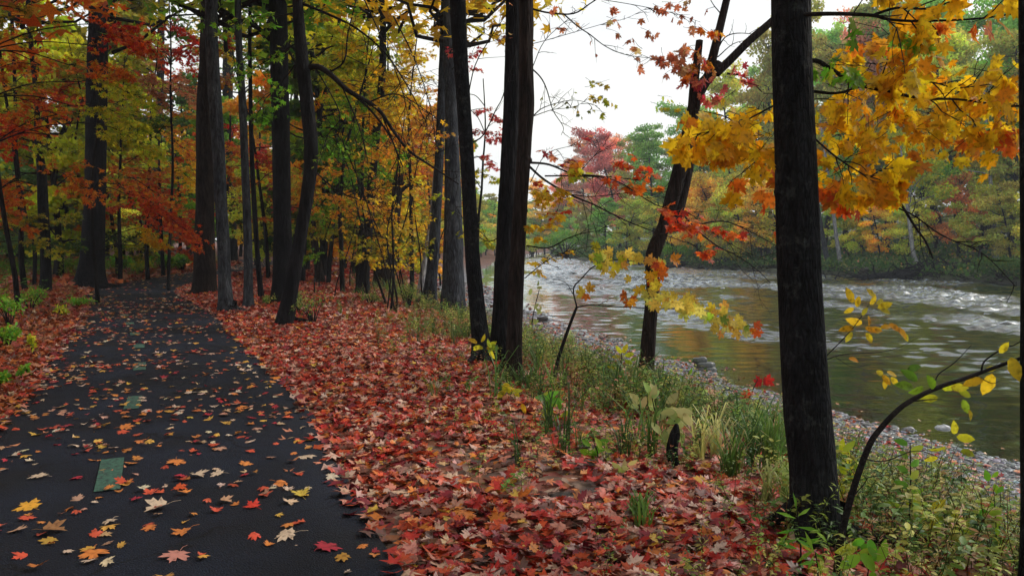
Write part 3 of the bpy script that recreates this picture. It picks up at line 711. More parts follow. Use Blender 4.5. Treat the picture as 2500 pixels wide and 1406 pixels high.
def palette_at(p, jit=35):
    if p[1] < 1: return 'olive'
    q = np.array(proj(p)) + RNG.normal(0, jit, 2); return BL[int(((BA - q) ** 2).sum(1).argmin())][2]

# ---- big trunks (all read off the photograph)
FURROWED = 'trees standing along the path and bank'
trunk_specs = {}
# near maple on the right
r, tb, P3, dA, _ = trunk_px('maple_tree', 'large dark near trunk at right with gold leaves spreading from its branches', (1990, 1322), [(1984, 1150), (1970, 1000), (1953, 700), (1942, 400), (1933, 150), (1930, -150)], [112, 108, 112, 104, 98, 93, 92], M['bark_smooth'], furrow=.006, rough=.12, flare=.3, n=56, ext=7, seed=3, roots=3)
A_root, A_tb = r, tb
mbb = MB(); lv = Lv()
G = 'gold'
# two knots, a scar
for (px, py, w_) in ((1905, 470, 34), (1995, 690, 22), (1990, 985, 22)):
    c0 = P(px, py, dA - .02); V, T, Q = tube([c0 + [0, .05, -.05], c0, c0 + [0, -.01, .05]], np.array([.2, .9, .3]) * w_ / F * dA / 2, 10, rough=.6, seed=px); tb.add(V, T=T, Q=Q)
def brA(line, r0, r1, ntw=0, twl=.4, nleaf=0, pal=G, size=.12, hang=.9, dd=0, sub=0, **k):
    limb(mbb.new(), lv, catmull(pxline([(a[0], a[1], dd + (a[2] if len(a) > 2 else 0)) for a in line], dA), 4), r0, r1, ntw, twl, nleaf, pal, size, hang, flat=False, sub=sub, **k)
brA([(1950, 160), (1990, 148), (2030, 170), (2090, 205), (2160, 222), (2250, 240), (2340, 243), (2430, 255), (2560, 262)], .017, .004, 12, .5, 4, sub=1, dd=.15, start=.3)
brA([(1960, 36), (2040, 34), (2130, 38), (2170, 48), (2250, 52), (2400, 45), (2560, 20)], .014, .004, 10, .45, 3, sub=1, dd=-.1)
brA([(2130, 38), (2190, 20), (2260, 22), (2330, 0), (2380, -40)], .009, .003, 5, .3, 2, dd=-.1)
brA([(1975, 222), (2040, 228), (2090, 215), (2130, 200), (2170, 185)], .011, .003, 4, .35, 2, dd=.25)
brA([(2170, 215), (2260, 200), (2340, 215), (2440, 205), (2560, 215)], .006, .002, 8, .35, 3, dd=.2)
brA([(1985, 335), (2030, 375), (2080, 410), (2120, 430), (2150, 425)], .006, .003, 7, .35, 4, dd=.0)
brA([(1895, 255), (1830, 290), (1790, 315), (1740, 320), (1690, 330)], .006, .002, 8, .35, 4, dd=.1)
brA([(1930, 330), (1870, 380), (1810, 350), (1760, 345)], .005, .002, 6, .3, 3, dd=.35)
# broken dead limbs hanging below the gold leaves
brA([(2165, 462, .9), (2200, 500, .9), (2235, 555, 1), (2260, 590, 1), (2278, 632, 1)], .011, .006, 2, .15)
brA([(2130, 490, .9), (2220, 520, .9), (2300, 575, 1), (2400, 620, 1.1), (2480, 700, 1.2)], .007, .003, 10, .35, 0, sub=1)
brA([(2190, 410, .9), (2290, 380, .9), (2400, 350, .9), (2500, 335, .9)], .005, .002, 5, .3, 0)
# the mass of gold leaves: many short leafy twigs through a volume
rg = RNG
def leafmass(polys, n, pal, size, d0, d1, hang=.9, twig=.22, per=4):
    """polys: (px,py,rx,ry,weight) patches that hold foliage"""
    wt = np.array([p[4] for p in polys], float); wt /= wt.sum()
    for k in rg.choice(len(polys), n, p=wt):
        px, py, rx, ry, _ = polys[k]; a = rg.uniform(0, 6.28); q = math.sqrt(rg.random())
        p0 = P(px + math.cos(a) * rx * q, py + math.sin(a) * ry * q, rg.uniform(d0, d1))
        tp = wander(p0, rnd3() * [1, 1, .3] + [0, 0, -.1], twig, 3, .25, .05)
        V, T, Q = tube(tp, np.linspace(.003, .0012, 4), 3); mbb.add(V, T=T, Q=Q)
        leaves_along(lv, tp, rg.poisson(per), pal, size, hang, .07)
leafmass([(2130, 100, 110, 25, .5), (2080, 200, 90, 60, 2.0), (2230, 180, 110, 50, 2.0), (2330, 250, 120, 60, 2.6), (2150, 300, 150, 55, 3.0), (2050, 330, 70, 60, 1.7), (2100, 400, 90, 40, 1.8), (2170, 420, 50, 35, .8), (2360, 310, 120, 45, 1.8), (2460, 300, 50, 60, 1.0), (2450, 200, 60, 40, .9),
          (1850, 330, 45, 60, 1.6), (1800, 320, 70, 50, 1.7), (1730, 310, 40, 40, .8), (1800, 250, 60, 30, .7), (1870, 240, 25, 60, .8), (1680, 330, 30, 30, .5), (1870, 390, 30, 30, .5)], 235, 'gold', .079, dA + .12, dA + 1.3, per=3.0)
leafmass([(2050, 150, 60, 30, 1), (2120, 140, 40, 20, .8), (2160, 60, 30, 20, .5)], 10, 'green', .09, dA - .05, dA + .5)
leafmass([(2440, 50, 40, 25, .5), (2260, 60, 100, 30, .5), (2440, 330, 40, 40, .8), (2060, 420, 50, 40, .6), (1840, 410, 30, 20, .4)], 16, 'orange', .105, dA + .1, dA + .9)
finish(A_root, A_tb, M['bark_smooth'], mbb, lv, LM)

# twin trunks
r, tb, P3, dB, _ = trunk_px('maple_tree', 'black straight trunk at left of the close pair standing at the bank edge', (1222, 880), [(1223, 800), (1229, 700), (1238, 500), (1248, 300), (1254, 100), (1260, -150)], [52, 46, 45, 43, 41, 42, 42], M['bark_dark'], furrow=.012, rough=.12, flare=.4, n=36, ext=8, seed=5, roots=3)
mbb = MB(); lv = Lv()
limb(mbb.new(), lv, catmull(pxline([(1240, 560), (1195, 590), (1150, 560), (1110, 500)], dB), 4), .01, .003, 6, .5, 1, 'yellowgreen', .08, .3, flat=False, sub=1)
high_crown(mbb, lv, P3[-1], 6.5, 11, 2.6, 'yellow', 500, .3)
finish(r, tb, M['bark_dark'], mbb, lv)
r, tb, P3, dB2, _ = trunk_px('maple_tree', 'rough brown trunk at right of the close pair with a cut knot halfway up', (1253, 930), [(1256, 800), (1262, 650), (1272, 480), (1281, 330), (1286, 250), (1284, 130), (1286, -150)], [42, 38, 38, 34, 33, 36, 34, 34], M['bark_brown'], furrow=.014, rough=.2, flare=.45, n=36, ext=8, seed=8, roots=3)
for (px, py, w_) in ((1290, 392, 22), (1290, 265, 20), (1280, 515, 16), (1268, 690, 16)):
    c0 = P(px, py, dB2); V, T, Q = tube([c0 + [-.06, 0, 0], c0, c0 + [.03, -.01, .01]], np.array([.9, .9, .7]) * w_ / F * dB2 / 2, 10, rough=.5, seed=px + py); tb.add(V, T=T, Q=Q)
mbb = MB(); lv = Lv()
def brB(line, r0, r1, ntw=0, twl=.5, nleaf=0, pal='orange', size=.09, hang=.3, dd=0, sub=0, flat=False, **k):
    limb(mbb.new(), lv, catmull(pxline([(a[0], a[1], dd + (a[2] if len(a) > 2 else 0)) for a in line], dB2), 4), r0, r1, ntw, twl, nleaf, pal, size, hang, flat=flat, sub=sub, **k)
# fan of dark bare branches reaching right and down over the river
brB([(1290, 397), (1340, 402), (1400, 425), (1470, 430), (1560, 440)], .016, .004, 8, .6, 0, sub=2)
brB([(1290, 405), (1330, 440), (1390, 475), (1450, 500), (1530, 540), (1610, 570), (1700, 600)], .016, .004, 10, .7, 0, sub=2)
brB([(1390, 475), (1450, 480), (1540, 470), (1640, 460)], .008, .003, 7, .5, 0, sub=1)
brB([(1330, 430), (1400, 430), (1500, 440), (1600, 500), (1680, 520), (1730, 560), (1800, 605), (1880, 640)], .010, .003, 9, .5, 0, sub=2)
brB([(1285, 600), (1340, 605), (1390, 580), (1450, 565), (1520, 570)], .010, .003, 8, .5, 0, sub=1)
brB([(1280, 680), (1330, 640), (1380, 615), (1450, 600)], .007, .003, 7, .4, 0, sub=1)
brB([(1420, 415, .3), (1460, 370, .3), (1480, 350, .3)], .006, .002, 5, .4, 0, sub=1)
brB([(1295, 445), (1330, 380), (1380, 360), (1440, 350)], .006, .002, 6, .4, 1, 'pink', sub=1)
# orange-red sprays on those branches
def sprayB(px, py, n, pal, rx, ry, size=.10, d_=None, hang=.25):
    for k in range(n):
        p0 = P(px + rg.normal(0, rx), py + rg.normal(0, ry), (d_ or dB2) + rg.normal(0, .15))
        tp = wander(p0, [1, rg.normal(0, .5), rg.normal(-.1, .15)], .18, 3, .2); V, T, Q = tube(tp, np.linspace(.003, .001, 4), 3); mbb.add(V, T=T, Q=Q)
        leaves_along(lv, tp, rg.poisson(3) + 1, pal, size, hang, .05)
sprayB(1500, 405, 8, 'redorange', 28, 8); sprayB(1560, 418, 3, 'redorange', 10, 4); sprayB(1530, 446, 4, 'orange', 20, 5)
sprayB(1600, 515, 4, 'redorange', 25, 5); sprayB(1640, 530, 9, 'redorange', 25, 12); sprayB(1670, 545, 8, 'redorange', 30, 8); sprayB(1760, 560, 4, 'redorange', 20, 5); sprayB(1700, 605, 5, 'redorange', 18, 6); sprayB(1875, 565, 2, 'orange', 6, 4)
sprayB(1320, 470, 14, 'yellow', 26, 30, .09); sprayB(1330, 540, 14, 'yellow', 30, 35, .08); sprayB(1350, 420, 5, 'yellowgreen', 30, 12); sprayB(1370, 395, 5, 'orange', 20, 10); sprayB(1310, 640, 4, 'yellow', 15, 10); sprayB(1320, 500, 4, 'red', 20, 20, .07)
# sprays against the sky
brB([(1290, 20), (1340, 32), (1400, 34), (1440, 10), (1470, -10)], .013, .006, 6, .4, .4, 'salmon', .06, sub=1)
brB([(1375, 34), (1410, 65), (1440, 85), (1480, 115), (1530, 135), (1600, 145), (1640, 160)], .009, .002, 8, .3, .4, 'salmon', .06, sub=1)
brB([(1290, 110), (1330, 100), (1400, 80), (1470, 60), (1530, 45), (1580, 20)], .005, .002, 8, .3, .4, 'salmon', .06, sub=1)
brB([(1295, 165), (1320, 190), (1335, 220), (1350, 270), (1375, 310), (1370, 330)], .010, .003, 5, .35, 0, sub=2)
brB([(1300, 165), (1330, 100), (1390, 45)], .006, .003, 5, .35, 0, sub=1)
brB([(1300, 285), (1330, 262), (1400, 245), (1460, 260)], .008, .002, 7, .35, 1, 'olive', .05, sub=2)
brB([(1300, 285), (1350, 268), (1400, 262), (1440, 240)], .006, .002, 5, .3, 1, 'olive', .05, sub=1)
brB([(1440, -5), (1560, 15), (1650, 35), (1710, 55)], .005, .002, 8, .3, .4, 'salmon', .08, sub=1)
sprayB(1435, 200, 3, 'olive', 8, 8, .05); sprayB(1445, 230, 5, 'olive', 10, 14, .07, hang=.9)
sprayB(1605, 240, 3, 'yellowgreen', 14, 12, .07, hang=.8)
for (px, py) in ((1465, 5), (1590, 15), (1615, 5), (1563, 63), (1670, 65), (1655, 10), (1480, 70), (1535, 45), (1520, 115), (1335, 20), (1340, 75), (1480, 40)):
    sprayB(px, py, 1, 'salmon', 3, 3, .085, hang=.9)
high_crown(mbb, lv, P3[-1], 6.8, 11, 2.4, 'orangeyellow', 450, .3)
finish(r, tb, M['bark_brown'], mbb, lv, LM)

# leaning smooth trunk left of the pair
r, tb, P3, dC, _ = trunk_px('maple_tree', 'smooth dark brown trunk bending gently left, just left of the close pair', (1180, 885), [(1172, 820), (1162, 720), (1152, 600), (1142, 420), (1130, 220), (1120, 60), (1112, -150)], [50, 42, 38, 35, 34, 34, 38, 40], M['bark_smooth'], furrow=.006, rough=.14, flare=.4, n=34, ext=7, seed=12, roots=3)
mbb = MB(); lv = Lv()
limb(mbb.new(), lv, catmull(pxline([(1150, 350), (1180, 330), (1210, 270), (1230, 230), (1262, 120)], dC), 4), .011, .005, 5, .4, 0, 'pink', .07, .3, flat=False, sub=1)
limb(mbb.new(), lv, catmull(pxline([(1140, 250), (1160, 160), (1200, 90), (1240, 30), (1290, -40)], dC), 4), .009, .004, 6, .5, 1, 'salmon', .07, .3, flat=False, sub=2)
limb(mbb.new(), lv, catmull(pxline([(1140, 60), (1180, 80), (1230, 110)], dC), 4), .006, .002, 5, .4, 0, 'salmon', .07, .3, flat=False, sub=2)
high_crown(mbb, lv, P3[-1], 6.5, 11, 2.6, 'orangeyellow', 500, .3)
finish(r, tb, M['bark_smooth'], mbb, lv)

# crooked river tree with a broken stub and a fork
r, tb, P3, dD, _ = trunk_px('maple_tree', 'crooked dark tree leaning over the water with a broken stub beside its fork', (1570, 968), [(1578, 900), (1586, 800), (1593, 700), (1592, 640), (1600, 605), (1622, 550), (1645, 470), (1668, 380), (1684, 310), (1697, 250), (1718, 205), (1742, 175), (1760, 150)], [43, 38, 34, 33, 36, 38, 32, 37, 36, 34, 31, 29, 27, 24], M['bark_brown'], furrow=.008, rough=.22, flare=.35, n=30, seed=21, roots=3)
def trk(line, r0, r1, n=14):
    Pp = catmull(pxline(line, dD), 5); V, T, Q = tube(Pp, np.linspace(r0, r1, len(Pp)), n, furrow=.003, rough=.2, seed=int(line[0][0])); tb.add(V, T=T, Q=Q); return Pp
trk([(1690, 270), (1694, 210), (1702, 150), (1708, 100)], .068, .048)
trk([(1694, 300, .1), (1685, 380, .15), (1665, 470, .15), (1640, 560, .1)], .06, .10)
trk([(1728, 190), (1745, 120), (1762, 50), (1780, -30), (1800, -160)], .062, .045)
trk([(1748, 180), (1780, 150), (1830, 100), (1890, 48), (1960, -20), (2050, -150)], .062, .042)
mbb = MB(); lv = Lv()
def brD(line, r0, r1, ntw=0, twl=.5, nleaf=0, pal='salmon', size=.10, hang=.6, sub=0):
    limb(mbb.new(), lv, catmull(pxline(line, dD), 4), r0, r1, ntw, twl, nleaf, pal, size, hang, flat=False, sub=sub)
brD([(1775, 180), (1810, 185), (1840, 205), (1860, 225)], .016, .008, 3, .3, 1, 'orange')
brD([(1752, 120), (1770, 92), (1800, 82), (1850, 85)], .012, .004, 4, .4, 0); brD([(1752, 140), (1790, 108), (1830, 98)], .009, .003, 3, .3, 0)
brD([(1620, 160), (1580, 140), (1540, 125)], .005, .002, 3, .3, 1)
brD([(1760, 35), (1740, 10), (1725, -20)], .008, .004, 2, .3, 1)
for (px, py, n_, rx, ry, pal) in ((1600, 135, 4, 14, 8, 'salmon'), (1650, 150, 12, 26, 14, 'salmon'), (1700, 155, 8, 10, 16, 'orange'), (1725, 185, 7, 14, 14, 'pink'), (1733, 230, 4, 8, 8, 'pink'), (1785, 178, 3, 12, 5, 'pink'), (1735, 80, 4, 10, 6, 'orange')):
    for k in range(n_):
        tp = wander(P(px + rg.normal(0, rx), py + rg.normal(0, ry), dD - .3 + rg.normal(0, .15)), rnd3() * [1, 1, .3], .2, 3, .2); V, T, Q = tube(tp, np.linspace(.004, .0015, 4), 3); mbb.add(V, T=T, Q=Q)
        leaves_along(lv, tp, rg.poisson(3) + 1, pal, .105, .6, .06)
brD([(1660, 515), (1700, 560), (1750, 600), (1800, 625), (1850, 660), (1880, 690)], .014, .004, 8, .8, 0, sub=2)
brD([(1660, 560), (1760, 540), (1830, 565), (1895, 600)], .012, .005, 6, .7, 0, sub=2)
finish(r, tb, M['bark_brown'], mbb, lv, LM)

# others on the bank, going away to the left
def simple(label, base, line, widths, mat='bark_dark', ext=8, seed=1, furrow=.015, rough=.2, flare=.35, crown=None, limbs=0, n=22, hi=(8, 13, 3.2), name='forest_tree', roots=0, pal=None):
    r, tb, P3, d, _ = trunk_px(name, label, base, line, widths, M[mat], furrow=furrow, rough=rough, flare=flare, n=n, ext=ext, seed=seed, roots=roots)
    mbb = MB(); lv = Lv()
    for k in range(limbs):
        z = rg.uniform(2.0, 9); i = int(np.abs(P3[:, 2] - z).argmin()); a = rg.uniform(0, 6.28); L_ = rg.uniform(1.2, 2.6)
        pts = wander(P3[i], [math.cos(a), math.sin(a), rg.uniform(0, .4)], L_, 6, .12, .04)
        pal_ = pal or palette_at(pts[4]); limb(mbb.new(), lv, pts, .02, .005, 9, .8, 9, pal_, .12, .2)
    if crown: high_crown(mbb, lv, P3[-1], hi[0], hi[1], hi[2], crown, 700, .36)
    finish(r, tb, M[mat], mbb, lv); return r, d
simple('thick straight riverside trunk with sunlit grey right flank left of the smooth bending trunk', (1107, 772), [(1107, 690), (1107, 600), (1106, 480), (1102, 300), (1098, 100), (1092, -150)], [60, 54, 50, 40, 32, 30, 28], 'bark_grey', seed=31, roots=3, flare=.2, crown='yellow', limbs=2)
simple('slender bluish trunk leaning right, behind the thick straight riverside trunk', (1046, 745), [(1056, 650), (1065, 520), (1073, 380), (1080, 200), (1086, 0), (1090, -150)], [36, 28, 25, 22, 20, 18, 16], 'bark_grey', seed=33, roots=2, crown='yellow')
simple('thin pale leaning trunk at the bank left of the bluish slender trunk', (1022, 735), [(1040, 620), (1055, 520), (1062, 440)], [17, 14, 12, 10], 'bark_pale', seed=34, ext=5)
# broken stump
r, tb, P3, dN, _ = trunk_px('dead_stump', 'tall broken brown snag leaning right with a jagged splintered top', (935, 702), [(945, 640), (955, 570), (965, 510), (972, 450)], [50, 40, 36, 30, 24], M['bark_brown'], furrow=.03, rough=.35, flare=.3, n=22, seed=41, roots=3, cat='tree stump')
for k in range(9):
    a = P(972 + rg.normal(0, 9), 452, dN); b = P(972 + rg.normal(2, 14), 425 + rg.normal(0, 10), dN + rg.normal(0, .1)); V, T, Q = tube(np.array([a, (a + b) / 2, b]), [.06, .045, .008], 5, rough=.5, seed=k); tb.add(V, T=T, Q=Q)
V, T, Q = tube(catmull(pxline([(975, 470), (1000, 452), (1040, 455), (1080, 462)], dN), 4), np.linspace(.09, .04, 13), 8, rough=.5, seed=4); tb.add(V, T=T, Q=Q)
finish(r, tb, M['bark_brown'])
simple('dark crooked trunk just left of the broken snag', (885, 715), [(893, 630), (903, 520), (908, 440), (918, 330), (932, 200), (935, 80), (932, -150)], [30, 25, 22, 20, 21, 18, 16, 15], 'bark_dark', seed=43, limbs=5, crown='yellow', hi=(9, 13, 3))
simple('large black furrowed trunk behind the bowed trunk right of the path', (688, 738), [(690, 600), (688, 420), (684, 250), (680, 100), (676, -150)], [50, 44, 42, 42, 42, 42], 'bark_dark', seed=51, crown='green', flare=.3)
# bowed trunk with an arching limb
r, tb, P3, dK, _ = trunk_px('maple_tree', 'black bowed trunk with a long limb arching right over the bank', (695, 792), [(712, 700), (733, 580), (750, 480), (760, 380), (752, 270), (738, 150), (728, 20), (724, -150)], [42, 34, 30, 32, 32, 34, 32, 26, 26], M['bark_dark'], furrow=.010, rough=.14, flare=.4, n=30, ext=7, seed=53, roots=3)
mbb = MB(); lv = Lv()
def brK(line, r0, r1, ntw=0, twl=.9, nleaf=0, pal='yellowgreen', size=.11, hang=.2, sub=0, flat=False):
    limb(mbb.new(), lv, catmull(pxline(line, dK), 4), r0, r1, ntw, twl, nleaf, pal, size, hang, flat=flat, sub=sub, tw_r=.009)
brK([(742, 170), (775, 163), (810, 185), (850, 222), (900, 250), (930, 275), (960, 320), (1000, 370), (1060, 410), (1120, 450)], .065, .015, 12, 1.3, 0, sub=3)
brK([(850, 222), (900, 265), (950, 330), (980, 400), (1000, 450)], .03, .008, 8, 1.1, 1, 'yellow', sub=2)
brK([(740, 10), (800, 35), (870, 70), (940, 130), (1000, 220), (1040, 300)], .03, .008, 10, 1.2, 1, 'yellow', sub=2)
brK([(800, 180), (840, 150), (850, 80), (870, 0)], .022, .010, 7, .9, 2, 'yellowgreen', sub=1)
brK([(900, 250), (960, 230), (1010, 250), (1080, 300)], .018, .006, 8, .9, 1, 'orangeyellow', sub=2)
brK([(770, 165), (830, 280), (800, 330), (780, 400)], .015, .006, 6, .9, 3, 'green', sub=1, flat=True)
brK([(735, 100), (700, 120), (650, 150), (600, 180)], .02, .006, 8, 1.0, 6, 'green', sub=1, flat=True)
brK([(740, 130), (690, 200), (650, 240), (640, 260)], .016, .006, 8, .8, 7, 'green', sub=1, flat=True)
brK([(728, 30), (680, 40), (620, 40), (560, 60)], .02, .006, 8, 1.0, 6, 'green', sub=1, flat=True)
for l_ in ([(880, -20), (930, 90), (975, 200), (1000, 300), (1010, 380)], [(960, 40), (1010, 140), (1050, 260), (1065, 360)], [(830, 200), (880, 320), (900, 420), (890, 500)], [(930, 275), (970, 380), (975, 470), (960, 540)], [(770, 420), (830, 470), (900, 490), (960, 470)]):
    brK(l_, .016, .005, 12, .9, 1, 'yellow', sub=2)
high_crown(mbb, lv, P3[-1], 8, 13, 3.4, 'yellowgreen', 700, .32)
finish(r, tb, M['bark_dark'], mbb, lv)
simple('slim pale grey trunk between the twisted trunk and the black furrowed one', (607, 750), [(606, 650), (603, 520), (598, 400), (592, 250), (583, 100), (578, -150)], [25, 21, 20, 19, 18, 16, 15], 'bark_grey', seed=55, furrow=.003, rough=.1, flare=.2, crown='green')
simple('thin dark sapling trunk just right of the slim pale grey trunk', (638, 727), [(630, 640), (622, 520), (615, 380), (612, 250), (610, 100), (612, -100)], [14, 12, 12, 11, 10, 9, 8], 'bark_dark', seed=56, furrow=.003, flare=.15, limbs=3)
simple('thick furrowed grey trunk at the bend of the path, left of the twisted one', (500, 716), [(499, 620), (501, 500), (500, 400), (498, 300), (503, 200), (508, 100), (512, -150)], [54, 50, 44, 40, 38, 38, 38, 36], 'bark_brown', seed=61, roots=2, crown='olive', hi=(9.5, 15, 4.5), flare=.12)
simple('twisted grey trunk with a spreading root in front of the thick furrowed one', (553, 762), [(549, 690), (546, 600), (540, 500), (535, 400), (529, 300), (521, 180), (516, 60), (518, -150)], [38, 31, 29, 29, 31, 31, 30, 30, 30], 'bark_grey', seed=63, roots=1, flare=.3, crown='olive', hi=(9, 14, 4))
simple('huge dark trunk with flared base left of the path', (217, 703), [(225, 620), (230, 520), (234, 400), (235, 300), (238, 150), (242, 0), (245, -150)], [62, 52, 48, 47, 48, 46, 46, 44], 'bark_dark', seed=65, roots=3, crown='olive', hi=(10, 16, 5), flare=.4)
simple('black trunk left of the huge flared trunk', (112, 712), [(112, 620), (106, 520), (102, 420), (92, 340), (90, 250), (75, 100), (65, -50)], [26, 24, 24, 22, 14, 12, 11, 10], 'bark_dark', seed=66, limbs=5, crown='orange', hi=(9, 14, 4), flare=.2)
simple('tall dark trunk far behind the gap right of the twisted trunk', (570, 640), [(569, 560), (566, 470), (556, 250), (560, 60), (566, -150)], [20, 18, 17, 24, 26, 26], 'bark_forest', seed=67, crown='olive', hi=(14, 22, 6))
simple('dark stout trunk beyond the path bend, left of the thick furrowed one', (381, 640), [(381, 560), (383, 450), (388, 300), (392, 150), (395, -50)], [20, 18, 18, 18, 17, 16], 'bark_dark', seed=68, crown='dkgreen', hi=(14, 22, 6))
simple('short forked black trunk at the far left behind green weeds', (84, 700), [(84, 600), (60, 520), (40, 380), (38, 250), (30, 60), (25, -50)], [9, 9, 10, 9, 8, 8, 7], 'bark_dark', seed=69, limbs=4, furrow=.003, flare=.1)
simple('brown trunk leaning left beyond the leafy slope', (783, 690), [(772, 620), (762, 540), (752, 450), (748, 330)], [22, 18, 17, 16, 14], 'bark_brown', seed=70, ext=8, limbs=3, crown='yellowgreen', hi=(9, 14, 3))
simple('slim dark trunk rising from the leafy slope behind the bowed trunk', (738, 690), [(742, 600), (750, 500), (762, 400), (785, 260), (820, 130), (835, -50)], [15, 13, 12, 11, 10, 9, 8], 'bark_dark', seed=71, limbs=5, furrow=.003)
# near trunk cut by the right frame edge
r, tb, P3, dE, _ = trunk_px('maple_tree', 'black trunk cut off by the right frame edge beside the curved sapling', (2540, 1500), [(2530, 1300), (2522, 1000), (2518, 600), (2512, 200), (2510, -150)], [90, 70, 55, 45, 44, 44], M['bark_smooth'], furrow=.003, n=20, seed=77, ext=5)
finish(r, tb, M['bark_smooth'])

# ---- understory maples: thin stems with layered sprays
us = [  # px, distance, height, lean, limbs, label
 (60, 24, 9, .03, 26), (150, 33, 9, -.02, 24), (-120, 22, 8, .02, 20), (285, 34, 10, .02, 26), (290, 31, 9, -.03, 24), (360, 33, 10, .02, 26), (398, 37, 11, .01, 26), (440, 48, 13, 0, 26), (-30, 38, 11, .02, 24),
 (545, 45, 14, 0, 28), (625, 52, 15, .02, 26), (655, 33, 10, -.02, 22), (800, 30, 10, .05, 28), (835, 24, 8, .03, 24), (872, 27, 9, .04, 26), (775, 40, 13, .02, 28), (915, 34, 12, .03, 28), (965, 42, 14, .03, 28), (1005, 32, 11, .06, 26), (860, 48, 15, .03, 28), (1050, 48, 12, .05, 22), (715, 46, 14, .0, 28), (230, 44, 12, 0, 24), (110, 46, 13, 0, 24), ]
USN = ['thin maple with orange and olive sprays at far left of the path', 'slender maple behind the black trunk left of the path', 'young maple spreading in from the left frame edge', 'slender maple in the gap right of the huge flared trunk', 'small maple with yellow green sprays beside the huge flared trunk', 'slender maple with gold lower leaves behind the path edge', 'thin straight maple left of the path bend with red orange leaves', 'tall thin maple at the far path bend', 'dark stemmed maple deep in the left wood',
 'tall maple in the gap right of the thick furrowed trunk', 'tall maple behind the thin dark sapling trunk', 'small maple with red leaves left of the black furrowed trunk', 'slim maple with green and orange sprays right of the bowed trunk', 'leaning young maple on the leafy slope right of the bowed trunk', 'thin maple just left of the dark crooked trunk', 'tall maple far behind the bowed trunk', 'maple with orange yellow sprays behind the dark crooked trunk', 'tall yellow maple behind the broken snag', 'leaning maple with orange leaves right of the broken snag', 'tall olive maple between the bowed and the crooked trunk', 'gold maple behind the slender bluish trunk', 'tall maple directly behind the bowed trunk', 'slender maple behind the huge flared trunk', 'slender maple deep behind the black left trunk']
for k, ((px, d, H, lean, nl), lb) in enumerate(zip(us, USN)):
    p = P(px, 600, d); x_, y_ = p[0], p[1]; p = at_ground(x_, y_)
    root = root_at(p, 'maple_tree', lb, 'tree', 'young maples in the wood'); tb = MB(); mbb = MB(); lv = Lv()
    tp = wander(p - [0, 0, .2], [lean, 0, 1], H, 9, .05); rr = .035 + H * .006
    V, T, Q = tube(tp, np.linspace(rr, .015, 10), 9, rough=.15, seed=k, sub=2); tb.add(V, T=T, Q=Q)
    for q in range(nl):
        h = rg.uniform(.16, 1.0) if nl > 12 else rg.uniform(.25, 1); u = h * 9; i = min(int(u), 8); st = tp[i] + (tp[i + 1] - tp[i]) * (u - i)
        a = rg.uniform(0, 6.28); L_ = rg.uniform(.9, 1.6) * (1.5 if d > 28 else 1.15) * (1.35 - .6 * h)
        pts = wander(st, [math.cos(a), math.sin(a), rg.uniform(-.02, .5)], L_, 6, .12, .06)
        limb(mbb, lv, pts, .014, .004, 12, .95, 16, palette_at(pts[-2]), .105 if d < 30 else .125, .18, tw_r=.005 if d < 30 else .007)
    finish(root, tb, M['bark_forest'], mbb, lv)

# explicit spray groups hung on real limbs of young maples (foreground colour accents)
def accent(label, basepx, d, H, sprays, mat='bark_forest', size=.10, nm='maple_tree'):
    p = P(basepx, 600, d); p = at_ground(p[0], p[1]); root = root_at(p, nm, label, 'tree', 'young maples in the wood')
    tb = MB(); mbb = MB(); lv = Lv(); tp = wander(p - [0, 0, .2], [0, 0, 1], H, 9, .04)
    V, T, Q = tube(tp, np.linspace(.06, .015, 10), 9, rough=.15, seed=int(basepx), sub=2); tb.add(V, T=T, Q=Q)
    for (a, b, pal, nt_, wd) in sprays:
        A_ = P(a[0], a[1], d + a[2]); B_ = P(b[0], b[1], d + b[2]); i = int(np.abs(tp[:, 2] - (A_[2] - .25)).argmin())
        if np.linalg.norm(tp[i] - A_) > .3:
            V, T, Q = tube(catmull(np.array([tp[i], (tp[i] + A_) / 2 + [0, 0, .12], A_]), 4), np.linspace(.016, .010, 9), 5); mbb.add(V, T=T, Q=Q)
        pts = catmull(np.array([A_, A_ * .6 + B_ * .4 + [0, 0, .15], A_ * .25 + B_ * .75 + [0, 0, .06], B_]), 3)
        limb(mbb, lv, pts, .011, .004, nt_, wd, 13, pal, size, .28, start=.02, sub=1)
    finish(root, tb, M[mat], mbb, lv)
accent('young maple whose red orange sprays slope down toward the path bend', 236, 20.5, 7, [((262, 440, 0), (460, 580, .5), 'redorange', 22, 1.0), ((280, 450, .4), (470, 575, -.5), 'redorange', 22, 1.0), ((270, 420, 0), (420, 500, -.4), 'orange', 16, .9), ((300, 470, -.3), (440, 545, .2), 'redorange', 16, .8), ((320, 560, 0), (380, 590, .2), 'yellow', 8, .5), ((330, 600, 0), (385, 600, .2), 'yellow', 7, .5)])
accent('young maple with yellow green sprays crossing the huge flared trunk', 40, 17, 8.5, [((180, 200, 0), (350, 240, .4), 'yellowgreen', 20, .9), ((200, 300, 0), (380, 370, .4), 'yellowgreen', 22, .9), ((180, 260, .5), (340, 300, 0), 'yellowgreen', 20, .9), ((200, 60, 0), (360, 110, 0), 'redorange', 18, .9), ((210, 110, 0), (330, 100, .6), 'red', 12, .7), ((120, 330, 0), (-20, 340, 0), 'redorange', 18, .9), ((100, 160, 0), (-60, 190, 0), 'orange', 18, .9), ((120, 60, .4), (-40, 50, 0), 'olive', 18, 1.0), ((170, 160, .4), (300, 180, 0), 'orange', 16, .8), ((110, 420, .4), (220, 470, 0), 'orange', 16, .8), ((80, 450, .4), (-40, 470, 0), 'orange', 16, .8), ((140, 280, 0), (60, 300, .4), 'orange', 14, .8)])
